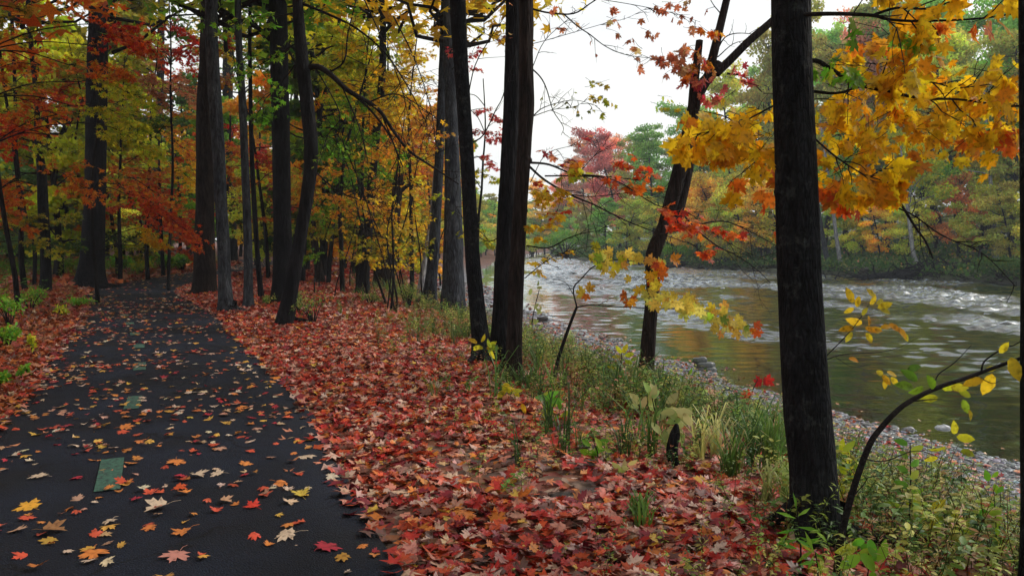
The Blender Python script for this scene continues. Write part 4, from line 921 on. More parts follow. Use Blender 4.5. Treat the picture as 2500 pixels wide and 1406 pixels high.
accent('young maple with red upper leaves beside the thick furrowed trunk', 410, 26, 10, [((400, 60, 0), (480, 100, 0), 'red', 18, 1.2), ((380, 130, 0), (470, 150, .5), 'red', 18, 1.2), ((390, 220, 0), (470, 240, .5), 'salmon', 16, 1.2), ((410, 300, 0), (350, 290, .5), 'dkgreen', 14, 1.2), ((380, 330, 0), (470, 380, .5), 'orangeyellow', 18, 1.2), ((420, 420, 0), (470, 440, .5), 'yellow', 16, 1.0), ((390, 500, 1), (470, 500, 1), 'green', 14, 1.0)])

accent('maple at the water edge with pink red leaves showing left of the close pair', 1150, 23, 7.5, [((1150, 270, 0), (1220, 290, .5), 'pink', 8, .5), ((1150, 330, 0), (1225, 340, .5), 'pink', 9, .5), ((1150, 390, 0), (1215, 400, .5), 'pink', 6, .5), ((1140, 430, 0), (1215, 440, .5), 'yellowgreen', 8, .5), ((1150, 560, 0), (1200, 600, .5), 'yellowgreen', 7, .5), ((1140, 230, 0), (1080, 240, .5), 'orangeyellow', 8, .6), ((1140, 500, 0), (1090, 520, .5), 'yellow', 8, .5)])
thk = sorted([(RNG.uniform(752, 1040), RNG.uniform(17, 33)) for _ in range(18)])
for k, (px, d) in enumerate(thk):
    p = P(px, 600, d); p = at_ground(p[0], p[1]); ORDX = ['first', 'second', 'third', 'fourth', 'fifth', 'sixth', 'seventh', 'eighth', 'ninth', 'tenth', 'eleventh', 'twelfth', 'thirteenth', 'fourteenth', 'fifteenth', 'sixteenth', 'seventeenth', 'eighteenth']
    root = root_at(p, 'sapling', ORDX[k] + ' thin sapling from left in the thicket right of the bowed trunk', 'sapling', 'thin saplings in the thicket'); tb = MB(); mbb = MB(); lv = Lv(); H = RNG.uniform(3, 6)
    tp = wander(p - [0, 0, .1], [RNG.normal(0, .12), 0, 1], H, 8, .09); V, T, Q = tube(tp, np.linspace(RNG.uniform(.018, .04), .006, 9), 6, sub=2); tb.add(V, T=T, Q=Q)
    for q in range(9):
        i = RNG.integers(2, 8); a = RNG.uniform(0, 6.28); pts = wander(tp[i], [math.cos(a), math.sin(a), RNG.uniform(0, .8)], RNG.uniform(.5, 1.2), 5, .16)
        limb(mbb, lv, pts, .008, .003, 5, .5, RNG.choice([0, 3, 6]), palette_at(pts[-1]), .10, .3, flat=False, sub=1)
    finish(root, tb, M['bark_forest'], mbb, lv)

# ================================================================== WOOD BEHIND, FAR BANK
def mean_pal(p): 
    c = np.array([q[0] for q in PAL[p]]); w_ = np.array([q[1] for q in PAL[p]], float); return (c * w_[:, None]).sum(0) / w_.sum()
def jitcol(n): 
    return np.clip(1 + RNG.normal(0, .22, (n, 1)) + RNG.normal(0, .08, (n, 3)), .25, 1.9)
def proto(kind, seed):
    """a whole tree at the origin, its trunk forked into limbs that carry clumps of leaves"""
    rng = np.random.default_rng(seed); root = empty('forest_tree' if kind == 'wood' else 'riverside_tree', (0, 0, 0))
    H = {'wood': 14, 'bank': 18, 'low': 9}[kind]; h0 = {'wood': .10, 'bank': .24, 'low': .18}[kind]; RAD = {'wood': 2.7, 'bank': 3.6, 'low': 2.9}[kind]
    tb = MB(); tp = wander([0, 0, -.3], [rng.normal(0, .05), rng.normal(0, .05), 1], H * .95, 9, .06)
    r0 = {'wood': .16, 'bank': .26, 'low': .14}[kind]
    V, T, Q = tube(tp, np.linspace(r0, .03, 10), 8, rough=.2, seed=seed, sub=2); tb.add(V, T=T, Q=Q)
    lv = Lv(); NL = {'wood': 7500, 'bank': 14000, 'low': 8000}[kind]; ncl = {'wood': 60, 'bank': 80, 'low': 52}[kind]; sz = {'wood': .30, 'bank': .27, 'low': .24}[kind]
    mbb = MB()
    for c in range(ncl):
        h = h0 + (1 - h0) * (c + rng.random()) / ncl; i = min(int(h * 9), 8); st = tp[i] + (tp[i + 1] - tp[i]) * (h * 9 - i)
        prof = math.sin(min(1, (h - h0) / (1 - h0) * 1.0 + .22) * math.pi * .86) ** .7
        a = rng.uniform(0, 6.28); L_ = RAD * prof * rng.uniform(.35, 1.08); en = st + np.array([math.cos(a) * L_, math.sin(a) * L_, L_ * rng.uniform(.0, .55)])
        pts = np.array([st, st * .5 + en * .5 + [0, 0, -.05 * L_], en]); V, T, Q = tube(pts, [.05, .03, .012], 4); mbb.add(V, T=T, Q=Q)
        n = int(NL / ncl * rng.uniform(.5, 1.5)); cr_ = rng.uniform(.5, 1.0) * RAD / 3.2
        q = rnd3(n); q = norm(q) * (RNG.random((n, 1)) ** .45) * [cr_ * 1.25, cr_ * 1.25, cr_ * (.34 if kind == 'wood' else .6)]
        tint = rng.uniform(.75, 1.25) * np.array([rng.uniform(.85, 1.2), 1, 1])
        lv.put(en + q, norm(rnd3(n)), norm(UP * .9 + rnd3(n) * .7), RNG.uniform(.6, 1.2, n) * sz, np.clip(jitcol(n) * tint, .1, 1.9))
    tb.build('trunk', M['bark_forest'], root); mbb.build('branches', M['twig'], root)
    mc = MB(); lv.flush(mc, LK); mc.build('crown', M['leaf_far'], root, smooth=False)
    return root
PR = {k: [proto(k, s + 100 * len(k)) for s in range(n)] for k, n in (('wood', 6), ('bank', 5), ('low', 4))}
used = set()
ORD = ['first', 'second', 'third', 'fourth', 'fifth', 'sixth', 'seventh', 'eighth', 'ninth', 'tenth', 'eleventh', 'twelfth', 'thirteenth', 'fourteenth', 'fifteenth', 'sixteenth', 'seventeenth', 'eighteenth', 'nineteenth', 'twentieth']
COLN = dict(olive='olive', green='green', dkgreen='dark green', yellowgreen='yellow green', yellow='yellow', orange='orange', orangeyellow='gold', redorange='red orange', red='red', salmon='rusty', pink='pink red')
plan = []   # (kind, point, height scale, palette, region, size word, trunk material)
def place(kind, p, hs, pal, region, word, grp, ws=1.0, lum=1.0, tm=None): plan.append(dict(kind=kind, p=p, hs=hs, pal=pal, region=region, word=word, grp=grp, ws=ws, lum=lum, tm=tm))
r2 = np.random.default_rng(77)
pts_ = []
for y0 in np.arange(34, 118, 7.0):
    for x0 in np.arange(-72, 2, 5.2 + y0 * .02):
        x_, y_ = x0 + r2.uniform(-2, 2), y0 + r2.uniform(-3, 3)
        if abs(float(pathdist(np.array(x_), np.array(y_)))) < 3.2 or x_ > ip(NE, y_) - 7 or abs(x_) > y_ * .80 + 3: continue
        q = proj((x_, y_, 4)); pal = palette_at((x_, y_, r2.uniform(2, 9)), 60)
        if q[0] > 480 and r2.random() < .8: pal = r2.choice(['yellowgreen', 'yellow', 'green', 'olive', 'yellow', 'orangeyellow'])
        elif r2.random() < .6: pal = r2.choice(['olive', 'dkgreen', 'green', 'yellowgreen'])
        reg = 'left of the huge flared trunk' if q[0] < 215 else 'between flared trunk and path bend' if q[0] < 500 else 'between path bend and bowed trunk' if q[0] < 730 else 'right of the bowed trunk'
        place('wood', at_ground(x_, y_), r2.uniform(.85, 1.35), pal, reg, 'deep in wood' , 'trees deep in the left wood')
for (px, d, hs, pal) in [(px + r2.uniform(-30, 30), d + r2.uniform(-5, 5), r2.uniform(.45, .8), r2.choice(['dkgreen', 'green', 'olive', 'yellowgreen', 'yellow'])) for d in (38, 52, 70, 95) for px in range(-150, 1130, 95 if d < 80 else 80)]:
    q = P(px, 600, d)
    if abs(float(pathdist(np.array(q[0]), np.array(q[1])))) < 3 or q[0] > ip(NE, q[1]) - 6: continue
    reg = 'left of the huge flared trunk' if px < 215 else 'between flared trunk and path bend' if px < 500 else 'between path bend and bowed trunk' if px < 730 else 'right of the bowed trunk'
    place('low', at_ground(q[0], q[1]), hs, pal, reg, 'low in wood', 'low trees in the left wood', 1.2)
# near bank further on
for (x_, y_, hs, pal) in ((-12, 140, .8, 'olive'), (-13, 165, .8, 'yellowgreen'), (-12, 190, .8, 'green'), (-9, 215, .8, 'olive'), (-5, 245, .8, 'green'), (0, 270, .8, 'olive'), (-16, 205, .9, 'green'), (-14, 240, .9, 'olive'), (-10, 175, .75, 'orangeyellow'), (-20, 170, .9, 'green'), (-24, 215, 1, 'olive'), (5, 290, .9, 'green'), (-30, 305, 1, 'green'), (-18, 310, 1, 'olive'), (-6, 318, 1, 'green'), (6, 322, 1, 'olive'), (18, 316, 1, 'green'), (30, 312, 1, 'olive'), (42, 305, 1, 'green'), (-40, 270, 1, 'olive'), (-26, 262, 1, 'green'), (-16, 285, .9, 'yellowgreen')):
    place('bank', at_ground(x_, y_), hs, pal, 'beyond the close pair of trunks', 'on far downstream bank', 'trees on the near bank downstream')
for (x_, y_, hs, pal) in ((-6.5, 62, 1.0, 'orangeyellow'), (-9, 72, 1.1, 'yellow'), (-9.5, 84, 1.0, 'olive'), (-9, 98, 1.0, 'yellowgreen'), (-11, 112, 1.1, 'orange'), (-8.5, 128, 1.0, 'olive'), (-8, 150, 1.0, 'yellowgreen'), (-7, 175, 1.0, 'green'), (-3, 205, 1.1, 'olive'), (1, 235, 1.2, 'green'), (7, 262, 1.2, 'olive'), (11, 285, 1.3, 'green'), (17, 296, 1.3, 'olive'), (24, 300, 1.3, 'green'), (-4.5, 50, .42, 'yellow'), (-5.5, 44, .4, 'yellowgreen'), (-6.5, 56, .5, 'olive')):
    place('wood', at_ground(x_, y_), hs, pal, 'behind the close pair of trunks', 'on near bank downstream', 'trees on the near bank downstream')
for k, y_ in enumerate(np.arange(70, 300, 9.0)):
    x_ = float(ip(NE, y_)) - r2.uniform(3, 6) - (2 if y_ < 120 else 0); place('low', at_ground(x_, y_), r2.uniform(.5, .9) * (1 + y_ / 400), r2.choice(['yellowgreen', 'olive', 'green', 'yellow']), 'past the close pair', 'at the river bend', 'low trees at the river bend')
def far_at(px, f):
    ds = np.linspace(45, 285, 600); p = np.array([P(px, 600, d) for d in ds]); g_ = p[:, 0] - ip(FE, p[:, 1])
    k = int(np.argmin(np.abs(g_ - f))); return at_ground(p[k, 0], p[k, 1]), ds[k]
def farrow(px, f, ytop, pal, kind, tm=None, lum=1.0, ws=None):
    p, d = far_at(px, f); Hm = max((590 - ytop) / F * d + 1.6 - p[2], 3); base = 18 if kind == 'bank' else 9
    reg = 'left of crooked river tree' if px < 1600 else 'between crooked tree and near trunk' if px < 1930 else 'right of large near trunk'
    place(kind, p, Hm / base, pal, reg, 'low at far waterline' if kind == 'low' else ('tall on far bank' if f < 30 else 'high on far hillside'), 'trees on the far bank', ws or min(max(Hm / base, .75), 1.25) / (Hm / base), lum, tm)
for (px, f, yt, pal, lum) in ((1330, 6, 430, 'yellow', 1), (1372, 10, 380, 'salmon', 1), (1420, 12, 330, 'salmon', .8), (1470, 10, 320, 'salmon', 1), (1515, 10, 285, 'pink', .75), (1560, 12, 330, 'olive', 1), (1600, 11, 300, 'green', 1), (1640, 14, 330, 'olive', 1), (1690, 14, 270, 'green', 1), (1745, 16, 210, 'green', 1), (1800, 15, 160, 'yellowgreen', 1), (1850, 18, 110, 'green', 1), (1900, 14, 60, 'olive', 1), (1955, 18, 0, 'olive', 1), (2010, 15, 40, 'salmon', .8), (2060, 19, -30, 'olive', .8), (2110, 16, 60, 'olive', 1), (2165, 20, 0, 'green', 1), (2225, 16, 50, 'olive', 1), (2285, 19, 0, 'green', 1), (2350, 16, 30, 'yellowgreen', 1), (2410, 20, -40, 'green', 1), (2470, 17, 60, 'olive', 1), (2540, 19, 0, 'green', 1), (2610, 17, 0, 'olive', 1), (2690, 18, 0, 'green', 1)):
    farrow(px, f, yt, pal, 'bank', lum=lum)
for (px, f, yt, pal) in ((1350, 36, 470, 'olive'), (1440, 40, 420, 'green'), (1520, 36, 380, 'olive'), (1620, 38, 360, 'green'), (1720, 34, 280, 'olive'), (1790, 34, 230, 'green'), (1870, 34, 150, 'green'), (1940, 35, 60, 'olive'), (2020, 34, 0, 'green'), (2100, 36, 0, 'salmon'), (2180, 34, -40, 'green'), (2260, 36, 0, 'olive'), (2340, 34, -60, 'green'), (2420, 36, 0, 'olive'), (2500, 34, -50, 'green'), (2590, 36, 0, 'olive'), (2680, 34, 0, 'green')):
    farrow(px, f, yt, pal, 'bank')
for (px, f, yt, pal) in ((1310, 3, 520, 'green'), (1345, 4, 500, 'yellowgreen'), (1385, 3, 520, 'green'), (1430, 4, 500, 'olive'), (1480, 3, 480, 'green'), (1530, 4, 470, 'yellowgreen'), (1585, 4, 480, 'yellowgreen'), (1650, 6, 450, 'yellow'), (1700, 5, 430, 'yellow'), (1755, 6, 410, 'yellow'), (1810, 5, 420, 'yellowgreen'), (1860, 6, 430, 'yellow'), (1910, 7, 440, 'yellowgreen'), (2075, 9, 470, 'yellowgreen'), (2150, 10, 470, 'yellow'), (2210, 9, 480, 'yellowgreen'), (2340, 12, 420, 'orange'), (2385, 11, 430, 'yellowgreen'), (2470, 9, 440, 'olive'), (2560, 9, 430, 'yellowgreen'), (1360, 16, 500, 'olive'), (1400, 20, 490, 'yellowgreen'), (1450, 16, 480, 'green'), (1500, 20, 470, 'olive'), (1550, 16, 470, 'green'), (1610, 18, 460, 'olive'), (1680, 18, 450, 'green'), (1740, 20, 440, 'olive'), (1800, 18, 440, 'green'), (1880, 20, 440, 'olive'), (2270, 24, 430, 'olive'), (2120, 26, 430, 'green'), (2450, 26, 420, 'olive'), (2020, 24, 430, 'green')):
    farrow(px, f, yt, pal, 'low')
# number the look-alikes within each patch
from collections import defaultdict
grp_ = defaultdict(list)
for e in plan: grp_[(e['pal'], e['region'], e['word'])].append(e)
for key, es in grp_.items():
    es.sort(key=lambda e: proj(e['p'])[0])
    for k, e in enumerate(es):
        e['label'] = f"{COLN[e['pal']]} tree {e['word']}, {e['region']}" if len(es) == 1 else f"{ORD[k] if k < 20 else 'last'} {COLN[e['pal']]} tree from left {e['word']}, {e['region']}"
cnt = defaultdict(int)
for e in plan:
    L_ = PR[e['kind']]; pr = L_[cnt[e['kind']] % len(L_)]; cnt[e['kind']] += 1
    c = copy_tree(pr); c.location = tuple(e['p']); c.rotation_euler = (0, 0, r2.uniform(0, 6.28)); c.scale = (e['hs'] * e['ws'],) * 2 + (e['hs'],)
    tag(c, e['label'], 'tree', e['grp'])
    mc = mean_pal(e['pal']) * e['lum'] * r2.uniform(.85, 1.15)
    if e['kind'] != 'wood': mc = mc * 1.2 + .07  # pale lift puts distance haze into the leaf colour of these crowns
    for ch in c.children:
        if ch.name.startswith('crown'): ch.color = (*mc, 1)
for L_ in PR.values():
    for pr in L_:
        for ch in list(pr.children): bpy.data.objects.remove(ch)
        bpy.data.objects.remove(pr)

# distinct trunks on the far bank
def fartrunk(label, base, line, widths, mat, crown=None, ext=6):
    p, d0 = ground_hit(*base); r, tb, P3, d, _ = trunk_px('riverside_tree', label, base, line, widths, M[mat], furrow=.0, rough=.25, flare=.3, n=10, seed=int(base[0]), ext=ext, group='bare trunks on the far bank')
    mbb = MB(); lv = Lv()
    for k in range(7):
        i = int(len(P3) * rg.uniform(.45, .95)); pts = wander(P3[i], [rg.normal(), rg.normal(), .8], rg.uniform(2, 4), 5, .2)
        V, T, Q = tube(pts, np.linspace(.07, .015, 6), 4); mbb.add(V, T=T, Q=Q)
        if crown:
            n = 300; q = norm(rnd3(n)) * RNG.random((n, 1)) ** .5 * [1.2, 1.2, .7]; lv.put(pts[-1] + q, norm(rnd3(n)), norm(UP + rnd3(n) * .7), RNG.uniform(.6, 1.2, n) * .25, pick(crown, n))
    tr = tb.build('trunk', M[mat], r); mbb.build('branches', M[mat], r)
    if lv.p: mc = MB(); lv.flush(mc, LK); mc.build('crown', M['leaf_far'], r, smooth=False)
fartrunk('white barked trunk standing on far grass near the right frame edge', (2432, 636), [(2425, 540), (2418, 440), (2412, 360)], [13, 11, 9, 8], 'bark_pale', 'green')
fartrunk('pale trunk leaning left on far bank just right of the large near trunk', (2052, 648), [(2042, 580), (2032, 500), (2022, 430)], [11, 9, 8, 7], 'bark_pale', 'green')
fartrunk('pale double trunk base leaning left behind the gold leaves, beside the driftwood heap', (2237, 648), [(2228, 610), (2222, 560), (2215, 500)], [14, 10, 9, 8], 'bark_pale', 'yellowgreen')
fartrunk('thin pale trunk between two leaning pale trunks on far bank', (2140, 634), [(2130, 560), (2124, 500)], [8, 7, 6], 'bark_pale', 'yellowgreen')
fartrunk('thick black trunk leaning left on the far hillside above the driftwood', (2305, 596), [(2290, 540), (2265, 470), (2250, 420)], [20, 17, 15, 13], 'bark_dark', 'olive')
fartrunk('straight dark trunk on the far bank left of the white barked one', (2342, 606), [(2340, 520), (2338, 430)], [11, 10, 8], 'bark_forest', 'orange')
fartrunk('grey trunk leaning left close behind the large near trunk', (2022, 646), [(2012, 600), (2002, 540)], [13, 12, 11], 'bark_grey', 'green')
fartrunk('dark forked trunk on far bank just left of the large near trunk', (1874, 628), [(1868, 580), (1872, 520), (1862, 450)], [16, 12, 11, 9], 'bark_forest', 'yellow')
fartrunk('dark slim trunk left of the dark forked trunk on far bank', (1856, 622), [(1852, 570), (1856, 500)], [9, 8, 7], 'bark_forest', 'yellow')
fartrunk('dark wide trunk at far right on the hillside behind the white barked one', (2400, 610), [(2402, 520), (2398, 400)], [18, 15, 13], 'bark_forest', 'green')

# grass and low growth on the far bank
mb = MB()
def farpatch(n, f0, f1, pal, s0, s1, px0=1300, px1=2700):
    y = RNG.uniform(50, 210, n); x = ip(FE, y) + RNG.uniform(f0, f1, n); k = x < y * .72 + 6; x, y = x[k], y[k]; n = len(x)
    z = gz(x, y); h = RNG.uniform(0, 1, n) ** 1.5 * .6; pos = np.stack([x, y, z + h], -1); pos = pos[z > -1.38]; n = len(pos)
    add_leaves(mb, pos, norm(UP * .8 + rnd3(n) * .7), norm(rnd3(n)), RNG.uniform(s0, s1, n), pick(pal, n), LK)
farpatch(30000, .15, 9, 'grassy', .16, .42); farpatch(16000, 8, 26, 'grassy', .2, .5); farpatch(5000, 1, 26, 'olive', .15, .35); farpatch(2500, 2, 28, 'salmon', .15, .3)
tag(mb.build('grass', M['leaf_far'], smooth=False), 'green grass and low growth along the top of the far bank', 'grass', kind='stuff')

# driftwood on the far waterline
def driftwood(px, py, label, n, spread, seed, L0=1.6, mat='bark_dark', r0=.06, cat='driftwood'):
    p, d = ground_hit(px, py); rng = np.random.default_rng(seed); mbx = MB()
    for k in range(n):
        a = rng.uniform(-.5, .5) + (math.pi if rng.random() < .5 else 0); st = np.array([rng.normal(0, spread), rng.normal(0, spread * .3), 0]); st[2] = float(gz(p[0] + st[0], p[1] + st[1])) - p[2] + rng.uniform(.0, .7)
        pts = wander(p + st, [math.cos(a), math.sin(a) * .4, rng.uniform(-.25, .4)], L0 * rng.uniform(.4, 1.2), 5, .3); V, T, Q = tube(pts, np.linspace(r0 * rng.uniform(.5, 1.3), .012, 6), 6, rough=.3, seed=k); mbx.add(V, T=T, Q=Q)
    # a root plate that carries the heap
    V, T, Q = tube(np.array([p + [-spread * 1.4, 0, -.1], p + [-spread * .3, 0, .12], p + [spread * .5, 0, .1], p + [spread * 1.5, 0, -.1]]), [.12, .3, .32, .1], 10, rough=.7, seed=seed, sub=5); mbx.add(V, T=T, Q=Q)
    o_ = mbx.build('driftwood', M[mat], None); return tag(o_, label, cat)
driftwood(2225, 674, 'tangled brown root mass heaped at the foot of the far bank', 170, 3.0, 3, 1.8, 'bark_dark', .11)
driftwood(2110, 664, 'pale twisted snag on the far bank left of the tangled root mass', 5, .35, 5, 1.3, 'wood_grey', .09)
driftwood(1400, 634, 'brown driftwood tangle below the green bush on the far waterline', 20, 2.2, 6, 2.5, 'bark_brown', .12)
driftwood(1660, 655, 'low brown roots exposed at far waterline right of the crooked tree', 14, 1.5, 7, 2.0, 'bark_brown', .08)

mb = MB(); n = 1500; y = RNG.uniform(48, 110, n); x = ip(FE, y) + RNG.normal(.3, .7, n); z = gz(x, y)
for k in range(n):
    if z[k] < -1.55: continue
    a = RNG.uniform(0, 6.28); L_ = RNG.uniform(.2, 1.1); p0 = np.array([x[k], y[k], z[k] + RNG.uniform(0, .25)]); p1 = p0 + np.array([math.cos(a), math.sin(a), RNG.normal(0, .35)]) * L_
    V, T, Q = tube(np.array([p0, (p0 + p1) / 2 + rnd3() * .05, p1]), [.035, .028, .01], 4); mb.add(V, T=T, Q=Q)
tag(mb.build('debris', M['bark_forest']), 'dark sticks and flood debris strewn along the far waterline', 'debris', kind='stuff')
# shrubs
def shrub(px, py, wpx, hpx, pal, label, seed, grp='bushes', n=900, size=None, name='bush', d=None, leaves=LK, lm='leaf_far'):
    p, d0 = ground_hit(px, py); d = d0; wd = wpx / F * d / 2; hh = hpx / F * d; root = empty(name, tuple(p), label, 'bush', grp); rng = np.random.default_rng(seed)
    st = MB(); lv = Lv()
    for k in range(11):
        a = rng.uniform(0, 6.28); e = p + np.array([math.cos(a) * wd * rng.uniform(.3, .9), math.sin(a) * wd * .7, hh * rng.uniform(.55, .95)]); pts = np.array([p - [0, 0, .1], p * .5 + e * .5 + [0, 0, hh * .1], e])
        V, T, Q = tube(pts, np.array([.012, .008, .003]) * max(1, d / 15), 4, sub=3); st.add(V, T=T, Q=Q)
        c = int(n / 11); q = norm(rnd3(c)) * RNG.random((c, 1)) ** .5 * [wd * .42, wd * .42, hh * .3]
        pos = e + q; pos[:, 2] = np.maximum(pos[:, 2], p[2] + .03); lv.put(pos, norm(rnd3(c)), norm(UP + rnd3(c) * .6), RNG.uniform(.6, 1.2, c) * (size or max(.05, d * .0022)), pick(pal, c))
    st.build('stems', M['twig'], root); mc = MB(); lv.flush(mc, leaves); mc.build('foliage', M[lm], root, smooth=False); return root
shrub(1380, 632, 130, 62, 'green', 'round green bush overhanging the far water beyond the twin trunks', 1, n=3000)
shrub(1300, 628, 60, 40, 'yellowgreen', 'small yellow green bush at far waterline beside the close pair', 2, n=1500)
shrub(2440, 678, 120, 45, 'dkgreen', 'dark green bush at far waterline near the right frame edge', 3, n=2500)
shrub(1655, 640, 70, 35, 'green', 'green bush on the far bank just right of the crooked tree', 4, n=1500)
shrub(1760, 648, 90, 40, 'olive', 'olive bush on the far bank between crooked tree and near trunk', 5, n=1500)
for k, (px, py, w_, h_, lb) in enumerate(((300, 662, 50, 30, 'low green bush right of the huge flared trunk'), (345, 668, 50, 26, 'low green bush behind the left path edge'), (395, 660, 60, 34, 'bright green bush beside the dark stout trunk'), (445, 662, 50, 36, 'bright green bush at the path bend beside the furrowed trunk'), (640, 640, 40, 30, 'small green bush behind the thin dark sapling trunk'))):
    shrub(px, py, w_, h_, 'green' if k != 1 else 'yellowgreen', lb, 10 + k, n=1100, size=.13)
for k, (px, py, w_, h_, lb, pal) in enumerate(((25, 800, 80, 75, 'leafy green weed clump at the left frame edge, upper one', 'green'), (75, 760, 70, 50, 'leafy green weed clump below the black left trunk', 'green'), (20, 850, 60, 50, 'leafy green weed clump at the left frame edge, lower one', 'green'), (195, 750, 60, 22, 'long low patch of green weeds in the orange leaves', 'green'), (150, 775, 30, 26, 'small green weed left of the long low weed patch', 'yellowgreen'), (80, 868, 18, 46, 'single upright yellow green weed in left verge', 'yellowgreen'), (60, 925, 24, 26, 'small green weed beside left path edge', 'green'), (5, 945, 24, 30, 'small dark green weed in left verge corner', 'green'), (765, 790, 110, 75, 'pale green weed bush right of the bowed trunk', 'weed'), (730, 765, 40, 50, 'narrow green weed clump touching the bowed trunk', 'weed'), (655, 748, 40, 24, 'low green weed right of the slim pale grey trunk', 'weed'), (905, 745, 50, 28, 'low pale weed at the foot of the dark crooked trunk', 'weed'), (1000, 750, 60, 50, 'pale leafy weed bush between broken snag and riverside trunk', 'weed'))):
    shrub(px, py, w_, h_, pal, lb, 30 + k, grp='weed clumps', n=260 if w_ > 30 else 90, size=.055 if px > 500 else .075, name='weed_clump', leaves=LO, lm='weed')

# ---- near bank undergrowth (one uncountable mass)
def weed_t(seed, H=.45, nl=16, tmpl=LO, ls=.06, kind='leafy'):
    rng = np.random.default_rng(seed); m_ = MB(); tp = wander([0, 0, -.03], [rng.normal(0, .2), rng.normal(0, .2), 1], H, 5, .15)
    V, T, Q = tube(tp, np.linspace(.0035, .0012, 6), 3); m_.add(V, T=T, Q=Q, C=(.25, .22, .12)); n = nl
    t = rng.uniform(.2, 1, n) * 5; i = np.minimum(t.astype(int), 4); pos = tp[i] + (tp[i + 1] - tp[i]) * (t - i)[:, None]; a = rng.uniform(0, 6.28, n)
    td = norm(np.stack([np.cos(a), np.sin(a), rng.normal(.1, .35, n)], -1)); nr_ = norm(UP + rng.normal(size=(n, 3)) * .4); nr_ = norm(nr_ - td * (nr_ * td).sum(-1, keepdims=True))
    add_leaves(m_, pos + td * .01, td, nr_, rng.uniform(.6, 1.2, n) * ls, np.clip(1 + rng.normal(0, .18, (n, 1)) * np.ones((n, 3)), .4, 1.6), tmpl)
    return np.vstack(m_.V), quads_tris(m_), np.vstack(m_.C)
def quads_tris(m_):
    out = list(m_.T)
    for q in m_.Q: out.append(quad2tri(q))
    return np.vstack(out)
def grass_t(seed, H=.35, nb=12):
    rng = np.random.default_rng(seed); m_ = MB()
    for k in range(nb):
        a = rng.uniform(0, 6.28); h = H * rng.uniform(.5, 1.2); l = h * rng.uniform(.2, .9); w_ = .004 + .003 * rng.random(); c = np.array([math.cos(a), math.sin(a), 0]); s = np.array([-c[1], c[0], 0])
        b0 = np.array([rng.normal(0, .02), rng.normal(0, .02), -.01]); p1 = b0 + c * l * .3 + UP * h * .65; p2 = b0 + c * l * .75 + UP * h * .95; p3 = b0 + c * l * 1.2 + UP * h * .8
        V = np.array([b0 - s * w_, b0 + s * w_, p1 - s * w_, p1 + s * w_, p2 - s * w_ * .7, p2 + s * w_ * .7, p3]); m_.add(V, T=[(0, 1, 3), (0, 3, 2), (2, 3, 5), (2, 5, 4), (4, 5, 6)], C=np.full(3, rng.uniform(.7, 1.3)))
    return np.vstack(m_.V), np.vstack(m_.T), np.vstack(m_.C)
def replicate(mb, tm, pos, sc_, col):
    V, T, C = tm; n = len(pos)
    if not n: return
    a = RNG.uniform(0, 6.28, n); ca, sa = np.cos(a), np.sin(a); X = V[None, :, 0] * ca[:, None] - V[None, :, 1] * sa[:, None]; Y = V[None, :, 0] * sa[:, None] + V[None, :, 1] * ca[:, None]
    W_ = np.stack([X, Y, np.repeat(V[None, :, 2], n, 0)], -1) * sc_[:, None, None] + pos[:, None, :]
    mb.add(W_.reshape(-1, 3), T=(T[None] + (np.arange(n) * len(V))[:, None, None]).reshape(-1, 3), C=(C[None] * col[:, None, :]).reshape(-1, 3))
WT = [weed_t(k, .3 + .09 * (k % 4), 20 + 5 * (k % 3), LO, .036 + .012 * (k % 3)) for k in range(7)] + [weed_t(20 + k, .5, 40, LN, .055) for k in range(3)] + [weed_t(30 + k, .5, 3, LO, .04) for k in range(2)]
GT = [grass_t(50 + k, .28 + .08 * k) for k in range(4)]
mb = MB()
def ukeep(x, y):
    s = sval(x, y); c = fbm(np.stack([x * 1.1, y * 1.1], -1), 61)
    return np.interp(s, [-9.2, -8, -7, -6.2, -4.2, -3.4, -2.7], [0, .22, .6, 1, .95, .55, 0]) * np.clip((c - .36) * 5, .05, 1) * (pathdist(x, y) > 1.5) * np.interp(y, [3, 5, 7], [.7, .8, 1])
for (y0, y1, dn) in ((2.5, 9, 165), (9, 16, 95), (16, 34, 28)):
    x, y = scatter(-8, 6.5, y0, y1, dn, ukeep); n = len(x); kk = RNG.integers(0, len(WT), n); z = gz(x, y); pos = np.stack([x, y, z], -1)
    for k, tm in enumerate(WT):
        m_ = kk == k; replicate(mb, tm, pos[m_], RNG.uniform(.5, 1.0, int(m_.sum())) * np.interp(sval(pos[m_][:, 0], pos[m_][:, 1]), [-7.5, -5.8], [.8, 1.4]), pick('weed', int(m_.sum())) if k < 10 else pick('salmon', int(m_.sum())))
    x, y = scatter(-8, 6.5, y0, y1, dn * .07, lambda x, y: ukeep(x, y) * (fbm(np.stack([x * .7, y * .7], -1), 71) > .47)); n = len(x); kk = RNG.integers(0, 4, n); pos = np.stack([x, y, gz(x, y)], -1)
    for k, tm in enumerate(GT):
        m_ = kk == k; replicate(mb, tm, pos[m_], RNG.uniform(.6, 1.2, int(m_.sum())), pick('grassy', int(m_.sum())) * RNG.choice([.7, .7, 1.5], (int(m_.sum()), 1)))
for (y0, y1, dn, lo, hi) in ((31, 52, 9, -11, -1.9), (12, 30, 1.2, -9, -1.6)):
    x, y = scatter(-34, -5, y0, y1, dn, lambda x, y: ((pathdist(x, y) < hi) & (pathdist(x, y) > lo)) * np.clip((fbm(np.stack([x * .5, y * .5], -1), 83) - .42) * 6, 0, 1)); n = len(x); kk = RNG.integers(0, 7, n); pos = np.stack([x, y, gz(x, y)], -1)
    for k in range(7):
        m_ = kk == k; replicate(mb, WT[k], pos[m_], RNG.uniform(1.0, 2.0, int(m_.sum())), pick('green', int(m_.sum())) * .8)
